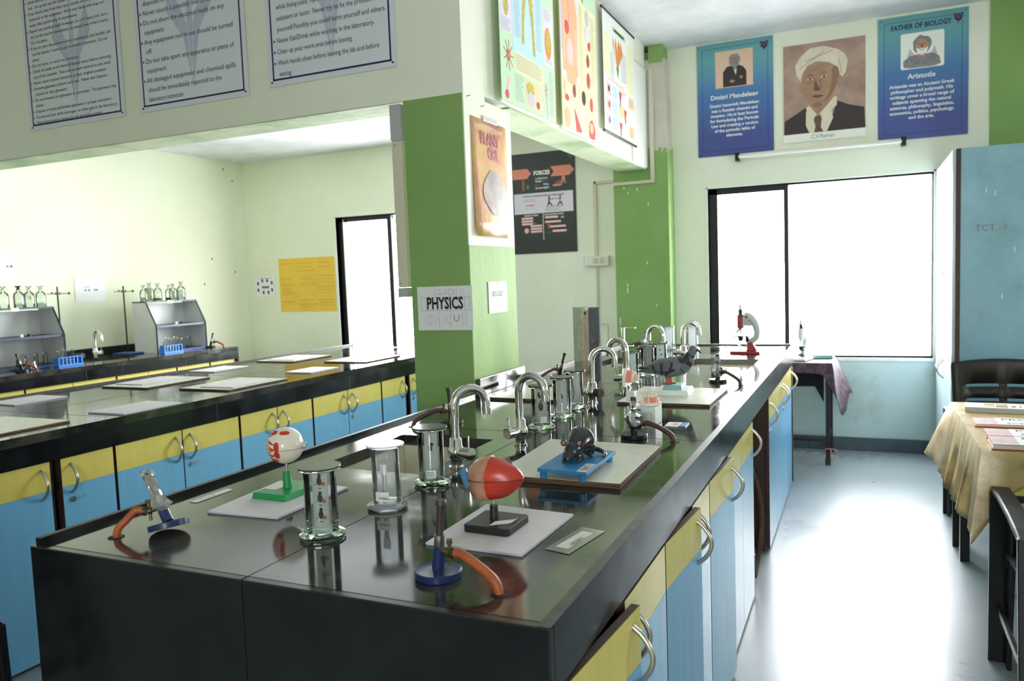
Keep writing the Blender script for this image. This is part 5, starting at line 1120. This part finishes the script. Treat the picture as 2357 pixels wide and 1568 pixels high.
b = MB().use('ch_blue').rect(.155, .26, .555, .93, .0016).use('ch_yel').rect(.17, .175, .545, .275, .0018).use('ch_lil').rect(.012, .34, .15, .56, .0016).rect(.565, .30, .70, .60, .0016).use('ch_peach').rect(.30, .03, .51, .165, .0017)
b.use('body_y').poly([(.30, .93), (.30, .62), (.275, .45), (.265, .33), (.30, .335), (.305, .45), (.345, .60), (.352, .70), (.36, .60), (.40, .45), (.41, .31), (.45, .30), (.445, .33), (.432, .45), (.425, .62), (.42, .93)], .0021)
b.use('body_y').poly([(.20, .93), (.19, .72), (.215, .70), (.235, .93)], .0021)
txtlines(b, .18, .26, .35, .88); txtlines(b, .46, .54, .34, .90); txtlines(b, .18, .53, .185, .262, .010, jit=.15, lw=.003)
blob(b, 'body_y', .08, .47, .030, .055, seed=1); blob(b, 'orange', .63, .42, .05, .085, seed=2, z=.002); blob(b, 'body_y', .632, .43, .032, .058, seed=3, z=.0024); blob(b, 'leaf', .06, .50, .018, .012, seed=4, z=.0025)
b.use('organ')
for a in range(9): ln(b, .095, .235, .095+.06*math.cos(a*.7), .235+.075*math.sin(a*.7), .005, .0021)
blob(b, 'organ', .095, .235, .022, .026, seed=5, z=.0023); blob(b, 'body_y', .095, .235, .010, .012, seed=6, z=.0026)
b.use('ch_pink'); ln(b, .10, .13, .07, .04, .03, .0021); blob(b, 'organ', .065, .045, .02, .022, seed=9, z=.0024)
b.use('organ')
for a in range(7): ln(b, .585, .17, .585+.035*math.cos(a*.9), .17+.045*math.sin(a*.9), .003, .0021)
b.use('body_y'); ln(b, .585, .15, .60, .02, .006, .0021); blob(b, 'body_y', .36, .12, .05, .04, seed=7, z=.0023); blob(b, 'lilac', .37, .075, .045, .035, seed=8, z=.0025); blob(b, 'ch_brown', .46, .06, .022, .02, seed=8, z=.0025)
txtlines(b, .02, .14, .35, .40); txtlines(b, .58, .69, .53, .59); txtlines(b, .16, .28, .03, .16); txtlines(b, .63, .70, .03, .27); txtlines(b, .585, .69, .31, .33)
b.build('chart_print', None, t)
t = chart('middle rolled chart with a salmon torso and digestive organs', 4.285, 2.275, .665, .92, sheet_m='ch_yel', off=.030)
b = MB().use('ch_lil').rect(.0, .30, .32, .92, .0016).use('leaf').rect(.0, .0, .012, .92, .0017).use('ch_green').rect(.40, .80, .66, .92, .0017).rect(0, 0, .665, .018, .0018)
b.use('skin').poly([(.10, .92), (.09, .80), (.05, .74), (.045, .34), (.10, .33), (.11, .28), (.27, .28), (.285, .34), (.31, .34), (.31, .70), (.28, .77), (.22, .80), (.20, .92)], .0020)
b.use('ch_peach').poly([(.075, .64), (.068, .40), (.082, .40), (.09, .60)], .0022).poly([(.27, .60), (.275, .40), (.29, .40), (.288, .62)], .0022)
b.use('organ'); ln(b, .145, .90, .165, .62, .006, .0023); blob(b, 'organ', .125, .59, .042, .04, seed=3, z=.0022); blob(b, 'ch_pink', .175, .46, .055, .08, seed=4, z=.0022)
for i, (x, y, rx, ry, m_) in enumerate(((.42, .86, .02, .05, 'vein'), (.50, .74, .035, .05, 'lilac'), (.50, .64, .05, .05, 'ch_lil'), (.53, .58, .03, .035, 'organ'), (.50, .48, .03, .04, 'ch_brown'), (.50, .36, .035, .05, 'organ'), (.23, .245, .03, .04, 'ch_brown'), (.40, .235, .038, .045, 'moth'), (.55, .22, .03, .045, 'organ'), (.06, .24, .012, .05, 'skin'), (.10, .185, .035, .02, 'organ'), (.10, .07, .045, .06, 'skin'), (.55, .055, .065, .07, 'organ'), (.54, .075, .04, .035, 'skin'))): blob(b, m_, x, y, rx, ry, seed=i, z=.0022+.0002*(i % 3))
b.use('organ').poly([(.22, .15), (.36, .02), (.25, .01)], .0024)
txtlines(b, .34, .42, .34, .78); txtlines(b, .56, .65, .34, .76); txtlines(b, .17, .20, .19, .29); txtlines(b, .29, .35, .17, .30); txtlines(b, .46, .50, .16, .30); txtlines(b, .40, .47, .02, .12); txtlines(b, .02, .06, .45, .85)
b.build('chart_print', None, t)
t = chart('rightmost rolled chart showing flower parts, hung between two black rods', 5.115, 2.385, .77, .80, rod='black_plastic', off=.030)
b = MB().use('ch_yel').rect(.04, .38, .14, .66, .0016).rect(.60, .36, .72, .70, .0016).use('ch_green').rect(.22, .70, .55, .74, .0017).use('ink').rect(.26, .71, .51, .728, .0019)
for x, s in ((.22, .09), (.30, .0), (.38, -.04), (.44, -.1)): b.use('orange').poly([(.33, .46), (x-.03+s*.3, .62), (x+s*.2, .68-.05*abs(x-.33)), (x+.03, .60)], .0019+.0002*x)
b.use('leaf').poly([(.30, .48), (.36, .48), (.335, .40)], .0024)
for i in range(3):
    y = .25-.105*i
    b.use('ch_pink').rect(.05, y, .17, y+.085, .0017).use('ch_blue').rect(.19, y, .30, y+.085, .0017).use('ch_peach').rect(.60 if i != 1 else .34, y, .74 if i != 1 else .50, y+.085, .0017)
    blob(b, ('navy_ink', 'plum', 'vein')[i], .11, y+.045, .022, .022, seed=i); b.use('organ').poly([(.38+.12*(i == 1), y-.03), (.35+.12*(i == 1), y+.07), (.42+.12*(i == 1), y+.07)], .0021); b.use('leaf').poly([(.38+.12*(i == 1), y-.04), (.365+.12*(i == 1), y+.0), (.40+.12*(i == 1), y)], .0023)
txtlines(b, .16, .26, .38, .55); txtlines(b, .42, .58, .40, .60); txtlines(b, .08, .50, .345, .365, .012, 'organ'); txtlines(b, .34, .58, .30, .335, .012, 'organ'); txtlines(b, .61, .73, .05, .10, .01); txtlines(b, .61, .73, .26, .31, .01)
b.build('chart_print', None, t)
t = on_wall('white_board', 'plain white board screwed flat to the far end of the bulkhead', 'board', (-1.5985, 5.90, 2.275), (0, 1, 0))
MB().box(0, 0, 0, .445, .77, .008).build('panel', 'ch_white', t, bevel=.001); MB().box(0, .77, 0, .445, .782, .011).build('top_strip', 'ivory', t)

# ================================================================== FAR WALL POSTERS
def gradient_mat(name, c0, c1, h):
    m = bpy.data.materials.new(name); m.use_nodes = True; N = m.node_tree.nodes; L = m.node_tree.links; b = N['Principled BSDF']; b.inputs['Roughness'].default_value = .38
    tc = N.new('ShaderNodeTexCoord'); sp = N.new('ShaderNodeSeparateXYZ'); L.new(tc.outputs['Object'], sp.inputs[0])
    mr = N.new('ShaderNodeMapRange'); mr.inputs[2].default_value = h; L.new(sp.outputs[1], mr.inputs[0])
    rp = N.new('ShaderNodeValToRGB'); L.new(mr.outputs[0], rp.inputs[0]); e = rp.color_ramp.elements
    e[0].position = .18; e[0].color = c0; e[1].position = .85; e[1].color = c1; q = rp.color_ramp.elements.new(.55); q.color = tuple((a+b_)/2 for a, b_ in zip(S(62, 106, 170), S(66, 122, 172)))
    L.new(rp.outputs[0], b.inputs['Base Color']); return m
M['grad'] = gradient_mat('teal_to_navy_print', S(58, 76, 146), S(98, 160, 168), .88)
M['sepia'] = mat('sepia_photo_backdrop', S(184, 156, 140), .45, var=.35, scale=4, col2=S(150, 120, 108)); M['sep_face'] = mat('sepia_face_tone', S(178, 138, 112), .45, var=.3, scale=7); M['sep_dark'] = mat('sepia_dark_tone', S(52, 42, 42), .45); M['sep_light'] = mat('sepia_light_tone', S(226, 214, 192), .45, var=.12, scale=9); M['sep_mid'] = mat('sepia_mid_tone', S(104, 72, 62), .45)
M['sep_shade'] = mat('sepia_half_tone', S(142, 104, 84), .45); M['off_peach'] = mat('peach_photo_backdrop', S(226, 190, 166), .45); M['hair_grey'] = mat('grey_hair_print', S(150, 150, 152), .5, var=.4, scale=60); M['print_skin'] = mat('skin_print', S(190, 142, 118), .5)
def crest(t, x, y, s=.03):
    b = MB().use('navy_ink').poly([(x-s, y+s), (x+s, y+s), (x+s, y-s*.2), (x, y-s*1.3), (x-s, y-s*.2)], .0046); b.use('sep_mid').disc(x, y+s*.1, s*.5, .0050).use('lilac'); ring(b, x, y, s*.85, s*.95, .002, 16, .0050); b.build('crest', None, t)
def blue_poster(label, x0, z0, w, h, title, top, body, photo, bs):
    t = on_wall('poster', label, 'poster', (x0, YW-.004, z0), group='blue scientist posters over the window')
    sheet(t, w, h, 'grad'); frame_lines(t, w, h, .04, .0025, 'navy_ink', .0036); crest(t, w-.065, h-.065)
    if top: text_mesh(top, .052, 'navy_ink', t, .085, h-.098, .0042, width=.39, bold=.0012)
    photo(t)
    tm = text_mesh(title, .050, 'white', t, w/2-.005, .43*h/.88 if top else .445, .0042, align='CENTER', bold=.0012)
    text_mesh(body, bs, 'white', t, w/2-.005, .375 if top else .385, .0042, align='CENTER', bold=.0009, line=1.18)
    b = MB()
    for x, y in ((.02, .02), (w-.02, .02), (.02, h-.02), (w-.02, h-.02)): b.cyl((x, y, .003), (x, y, .005), .004, n=8)
    b.build('screw', 'ink', t); return t
def photo_md(t):
    b = MB().use('off_peach').rect(.145, .530, .435, .815, .0040)
    b.use('sep_dark').poly([(.205, .535), (.205, .65), (.235, .69), (.275, .70), (.32, .70), (.36, .68), (.385, .645), (.385, .535)], .0044)
    blob(b, 'hair_grey', .295, .735, .046, .052, z=.0046, seed=3, k=.3); blob(b, 'sep_face', .298, .735, .020, .028, z=.0050); b.use('hair_grey').poly([(.278, .725), (.318, .725), (.308, .665), (.29, .66)], .0053)
    b.use('ink').rect(.288, .742, .294, .745, .0055).rect(.302, .742, .308, .745, .0055); b.use('sep_light').poly([(.288, .665), (.312, .665), (.304, .62)], .0050); blob(b, 'sep_face', .275, .575, .020, .012, z=.005); blob(b, 'sep_face', .345, .60, .012, .012, z=.005)
    b.build('portrait', None, t)
def photo_ar(t):
    b = MB().use('ch_white').poly([(.16, .50), (.42, .50), (.43, .51), (.43, .745), (.42, .755), (.16, .755), (.15, .745), (.15, .51)], .0040)
    b.use('hair_grey').poly([(.17, .515), (.165, .56), (.215, .595), (.36, .60), (.40, .57), (.41, .52), (.37, .505), (.21, .505)], .0044)
    blob(b, 'hair_grey', .290, .665, .062, .068, z=.0046, seed=8, k=.25); blob(b, 'print_skin', .288, .655, .040, .052, z=.0050); b.use('print_skin').rect(.262, .575, .315, .62, .0048)
    b.use('ch_white').poly([(.25, .648), (.268, .635), (.288, .642), (.31, .635), (.328, .648), (.318, .605), (.288, .592), (.258, .605)], .0054); b.use('sep_mid').rect(.276, .628, .30, .632, .0058); b.use('ink').rect(.262, .670, .280, .674, .0056).rect(.298, .670, .316, .674, .0056).use('sep_mid').poly([(.286, .672), (.292, .672), (.296, .648), (.282, .648)], .0055)
    for i in range(5): b.use('grey_ink'); ring(b, .29, .62+.012*i, .10-.004*i, .09, .004, 14, .0050, PI+.3, 2*PI-.3)
    b.build('portrait', None, t)
t = blue_poster('left blue poster with a seated white-bearded man in a dark coat', -1.222, 2.345, .586, .885, 'Dmitri Mendeleev', None, 'Dmitri Ivanovich Mendeleev\nwas a Russian chemist and\ninventor. He is best known\nfor formulating the Periodic\nLaw and creating a version\nof the periodic table of\nelements.', photo_md, .0335)
t = blue_poster('right blue poster headed FATHER OF BIOLOGY with a grey-bearded bust', .102, 2.336, .582, .885, 'Aristotle', 'FATHER OF BIOLOGY', 'Aristotle was an Ancient Greek\nphilosopher and polymath. His\nwritings cover a broad range of\nsubjects spanning the natural\nsciences, philosophy, linguistics,\neconomics, politics, psychology,\nand the arts.', photo_ar, .0325)
t = on_wall('portrait_poster', 'sepia portrait of a young man in a white turban between two blue posters', 'poster', (-.566, YW-.004, 2.392), group=None)
W_, H_ = .588, .738
sheet(t, W_, H_, 'ch_white')
b = MB().use('sepia').rect(.004, .062, W_-.004, H_-.004, .0040)
b.use('sep_dark').poly([(.008, .063), (.010, .165), (.08, .205), (.165, .255), (.20, .19), (.245, .10), (.30, .12), (.36, .19), (.385, .285), (.47, .245), (.575, .215), (.584, .063)], .0044)
b.use('sep_light').poly([(.168, .225), (.165, .12), (.19, .063), (.315, .063), (.36, .16), (.345, .23), (.26, .17)], .0048)
b.use('sep_face').poly([(.205, .28), (.185, .215), (.255, .165), (.335, .245), (.385, .30), (.37, .34)], .0050)
b.use('sep_light').poly([(.168, .255), (.19, .265), (.245, .195), (.225, .165), (.175, .20)], .0054).poly([(.388, .305), (.372, .32), (.265, .20), (.285, .17), (.385, .25)], .0054)
b.use('sep_mid').poly([(.232, .185), (.272, .185), (.28, .16), (.272, .10), (.29, .063), (.225, .063), (.235, .11), (.222, .155)], .0058)
b.use('sep_face').poly([(.135, .50), (.138, .42), (.14, .36), (.16, .315), (.205, .265), (.245, .245), (.29, .262), (.34, .315), (.372, .37), (.39, .42), (.405, .50), (.38, .56), (.15, .56)], .0052)
b.use('sep_shade').poly([(.34, .315), (.372, .37), (.39, .42), (.405, .50), (.38, .55), (.35, .52), (.352, .44), (.335, .36), (.29, .275)], .0054).poly([(.205, .265), (.245, .245), (.29, .262), (.27, .285), (.235, .285)], .0054).poly([(.262, .46), (.278, .46), (.282, .395), (.268, .385)], .0054); blob(b, 'sep_face', .128, .405, .014, .036, z=.0050); blob(b, 'sep_face', .402, .43, .018, .042, z=.0050)
b.use('sep_light').poly([(.128, .455), (.100, .505), (.092, .575), (.13, .64), (.20, .695), (.29, .70), (.39, .665), (.445, .62), (.462, .575), (.45, .49), (.425, .455), (.408, .475), (.395, .53), (.33, .575), (.245, .592), (.18, .57), (.148, .52)], .0056)
b.use('sep_mid'); ln(b, .12, .545, .30, .665, .003, .0060); ln(b, .16, .60, .36, .66, .003, .0060); ln(b, .42, .48, .40, .60, .003, .0060)
for x, y in ((.195, .462), (.295, .472)): b.use('sep_mid').poly([(x-.036, y+.020), (x, y+.038), (x+.040, y+.026), (x, y+.030)], .0058); b.use('sep_light').poly([(x-.022, y), (x, y+.010), (x+.024, y), (x, y-.008)], .0058); b.use('ink').disc(x+.002, y+.001, .0085, .0062, 10)
b.use('sep_mid').poly([(.236, .455), (.222, .385), (.236, .372), (.262, .372), (.272, .385), (.258, .40)], .0056).poly([(.205, .332), (.236, .345), (.282, .338), (.30, .33), (.25, .318)], .0058)
b.build('portrait', None, t)
text_mesh('C.V.Raman', .044, 'grey_ink', t, .20, .018, .0042, width=.165)
M['coral'] = mat('coral_print', S(226, 140, 116), .45); M['board_black'] = mat('charcoal_poster_sheet', S(50, 52, 52), .4)
t = on_wall('poster', 'charcoal poster headed FORCES between the pillar and the pilaster', 'poster', (-2.884, YW-.004, 1.640))
sheet(t, .60, .888, 'board_black')
b = MB().use('coral').poly([(.006, .665), (.145, .665), (.185, .710), (.150, .752), (.006, .752)], .0040).poly([(.37, .668), (.545, .668), (.592, .712), (.555, .756), (.37, .756), (.40, .712)], .0040)
b.use('ch_lil').rect(.012, .355, .575, .535, .0040); b.use('ch_white').rect(.285, .115, .290, .352, .0040)
for y in (.305, .280, .255): b.use('ch_pink').rect(.08, y, .19, y+.018, .0040)
for y in (.235, .210, .185): b.use('ch_pink').rect(.165, y, .275, y+.018, .0040)
for x, y, w in ((.305, .305, .125), (.305, .265, .15), (.35, .222, .15), (.375, .182, .13)): b.use('ch_pink').rect(x, y, x+w, y+.018, .0040)
b.use('ch_brown').rect(.095, .56, .118, .655, .0040).poly([(.40, .595), (.43, .63), (.475, .63), (.475, .595)], .0040); b.use('coral').poly([(.47, .60), (.475, .66), (.50, .675), (.51, .60), (.50, .60), (.49, .64), (.48, .60)], .0042).rect(.39, .585, .475, .598, .0042).disc(.478, .682, .010, .0044); b.use('vein').rect(.385, .578, .46, .584, .0042).rect(.285, .632, .335, .637, .0042).use('leaf').rect(.21, .600, .255, .605, .0042).poly([(.135, .57), (.14, .61), (.16, .61), (.165, .57), (.155, .57), (.15, .59), (.145, .57)], .0042)
for x, f in ((.35, 1), (.455, -1)):
    b.use('ch_brown').disc(x, .492, .010, .0044).poly([(x-.008, .482), (x+.012, .482), (x+.006*f, .448), (x-.010, .448)], .0044); b.use('ink').poly([(x-.010*f, .448), (x+.006*f, .448), (x+.035*f, .412), (x+.022*f, .412), (x, .435), (x-.012*f, .412), (x-.022*f, .412)], .0044).rect(min(x, x+.05*f), .470, max(x, x+.05*f), .475, .0045)
b.use('ink').rect(.325, .406, .49, .409, .0044); b.use('coral').poly([(.13, .435), (.205, .435), (.21, .422), (.125, .422)], .0044)
for x in (.13, .17, .20): b.rect(x, .385, x+.004, .424, .0044)
txtlines(b, .10, .25, .455, .478, .009, 'grey_ink', .0044); txtlines(b, .31, .49, .365, .395, .009, 'grey_ink', .0044)
blob(b, 'off_peach', .125, .205, .022, .024, z=.0042); b.use('organ').disc(.34, .245, .012, .0042).rect(.332, .215, .348, .235, .0042); b.use('leaf').rect(.31, .18, .37, .184, .0042).disc(.21, .268, .009, .0042); ring(b.use('ch_white'), .47, .30, .012, .014, .006, 12, .0042, 0, PI)
b.build('poster_print', None, t); crest(t, .56, .838, .022)
text_mesh('FORCES', .050, 'ch_white', t, .208, .692, .0044, width=.155, bold=.0022)
for s, x, y, w_, z_ in (('A FORCE IS A', .225, .652, .12, .022), ('PUSH', .225, .626, .055, .024), ('PULL', .30, .598, .052, .024), ('ON AN OBJECT', .222, .568, .135, .022), ('CONTACT FORCE', .105, .332, .135, .018), ('NON CONTACT FORCE', .30, .332, .18, .018)): text_mesh(s, z_, 'ch_white', t, x, y, .0044, width=w_, bold=.0006)
text_mesh('A FORCE CAN BE BALANCED OR UNBALANCED', .018, 'ink', t, .095, .502, .0044, width=.40, bold=.0006)
# tube light
t = thing('tube_light', 'long ivory tube light batten mounted under the portraits', 'lamp', (0, 0, 0)); t.rotation_euler.y = 0
MB().hexa([(-.90, 6.515, 2.296), (.265, 6.515, 2.296), (.265, 6.549, 2.296), (-.90, 6.549, 2.296), (-.90, 6.515, 2.345), (.265, 6.515, 2.345), (.265, 6.549, 2.345), (-.90, 6.549, 2.345)]).build('batten', 'ivory_pale', t, bevel=.003)
MB().tube([(-.90, 6.49, 2.318), (.265, 6.49, 2.318)], .013, 12).build('glass_tube', 'ch_white', t, smooth=50)
for x in (-.925, .255): MB().use('black_metal').box(x, 6.48, 2.288, x+.032, 6.549, 2.350).box(x+.006, 6.474, 2.30, x+.026, 6.481, 2.338).build('lamp_holder', None, t, bevel=.002)
MB().cyl((.205, 6.505, 2.33), (.205, 6.515, 2.33), .010).build('starter', 'grey_pvc', t, smooth=40)
# conduit, switch board
t = thing('wall_conduit', 'ivory conduit running round the pilaster and down to the switch board', 'conduit', (0, 0, 0))
for q in ((-1.567, 6.326, 2.18, -1.537, 6.349, 3.05), (-1.88, 6.326, 2.155, -1.537, 6.349, 2.1795), (-2.115, 6.530, 2.205, -1.886, 6.549, 2.23), (-2.125, 6.530, 1.60, -2.095, 6.549, 2.23), (-2.12, 6.530, .985, -2.10, 6.549, 1.50)): MB().box(*q).build('conduit_run', 'ivory', t, bevel=.002)
MB().tube(smooth_path([(-2.10, 6.545, 1.0), (-2.05, 6.545, .998), (-2.03, 6.545, .99), (-2.028, 6.545, .90), (-2.03, 6.545, .80)]), .003, 6).build('wire', 'ivory', t)
t = thing('switch_board', 'ivory switch board with two switches and two sockets under the conduit', 'switch', (0, 0, 0))
MB().box(-2.222, 6.505, 1.505, -1.992, 6.549, 1.592).build('box', 'ivory_pale', t, bevel=.004)
for x in (-2.195, -2.165): MB().box(x, 6.500, 1.525, x+.024, 6.505, 1.572).build('switch', 'white', t, bevel=.002)
for x in (-2.105, -2.05):
    b = MB().use('ivory')
    b.box(x-.022, 6.503, 1.523, x+.022, 6.505, 1.574); b.use('ink')
    for dx, dz in ((0, .012), (-.009, -.008), (.009, -.008)): b.cyl((x+dx, 6.5015, 1.548+dz), (x+dx, 6.503, 1.548+dz), .0032, n=8)
    b.build('socket', None, t)
# papers in the alcove
M['chart_yellow'] = mat('bright_yellow_chart_paper', S(240, 200, 74), .6, var=.08, scale=5); M['marker_orange'] = mat('orange_marker', S(222, 140, 50), .6)
t = papers('chart_paper', 'large yellow chart paper with orange handwriting near the left window', 'chart', (-5.60, YW-.002, 1.162), .715, .555, 'chart_yellow')
b = MB().use('marker_orange')
for x in (.235, .465): ln(b, x, .01, x, .545, .0015, .0034)
for y in (.08, .19, .27, .37): ln(b, .01, y, .705, y, .0015, .0034)
random.seed(21)
for (x0, x1, ys) in ((.02, .17, (.50, .34, .285, .245, .225, .20, .18, .11, .10)), (.25, .45, (.50, .46, .42, .34, .285, .12, .07, .05)), (.49, .68, (.50, .455, .36, .33, .30, .25, .22, .12, .09, .06))):
    for y in ys:
        x = x0+random.uniform(0, .02)
        while x < x1-.02*random.random(): w_ = random.uniform(.012, .035); ln(b, x, y+random.uniform(-.003, .003), x+w_, y+random.uniform(-.003, .003), .006, .0036); x += w_+.008
b.build('handwriting', None, t)
t = papers('photo_sheet', 'white sheet with ten small dark portraits left of the yellow chart', 'sheet', (-5.93, YW-.002, 1.33), .262, .205)
b = MB().use('grey_ink'); b.rect(.05, .19, .23, .194, .0034).rect(.09, .085, .19, .11, .0034); b.use('ink')
for x, y in ((.03, .12), (.03, .05), (.09, .15), (.155, .15), (.215, .125), (.215, .05), (.10, .025), (.165, .025), ): b.rect(x, y, x+.022, y+.035, .0034)
b.build('printed_portraits', None, t)
t = papers('paper_sheet', 'white sheet with a row of grey dots over the left wall tap', 'sheet', (-6.038, 4.52, 1.358), .285, .208, U=(0, 1, 0))
b = MB().use('grey_ink')
for x in (.095, .13, .185, .205): b.disc(x, .10, .009, .0034, 12)
b.rect(.08, .126, .14, .129, .0034); b.build('dots', None, t)
t = papers('paper_sheet', 'white sheet with grey dots cut off by the left picture edge', 'sheet', (-6.038, 3.74, 1.560), .285, .21, U=(0, 1, 0))
b = MB().use('grey_ink').disc(.255, .10, .012, .0034, 12).disc(.225, .10, .009, .0034, 12); b.build('dots', None, t)
# wall flaws: nail holes and stains
b = MB().use('moth')
for y, z in ((6.07, 1.735), (5.95, 1.48), (6.30, 2.66), (6.42, 2.55), (6.38, 1.60)): b.ball((-6.039, y, z), (.0015, .008, .011), 8, 6)
struct(b, 'trim_2')
for k, (y, z) in enumerate(((3.16, 2.235), (3.30, 2.215))):
    tag(MB().tube([(-1.600, y, z), (-1.588, y+.004, z+.001), (-1.585, y+.010, z+.006)], .0016, 6).build('wall_nail', 'dull_iron'), ('bent nail nearest the pillar corner above the plant cell poster', 'bent nail just left of the green rolled chart bottom corner')[k], 'nail')
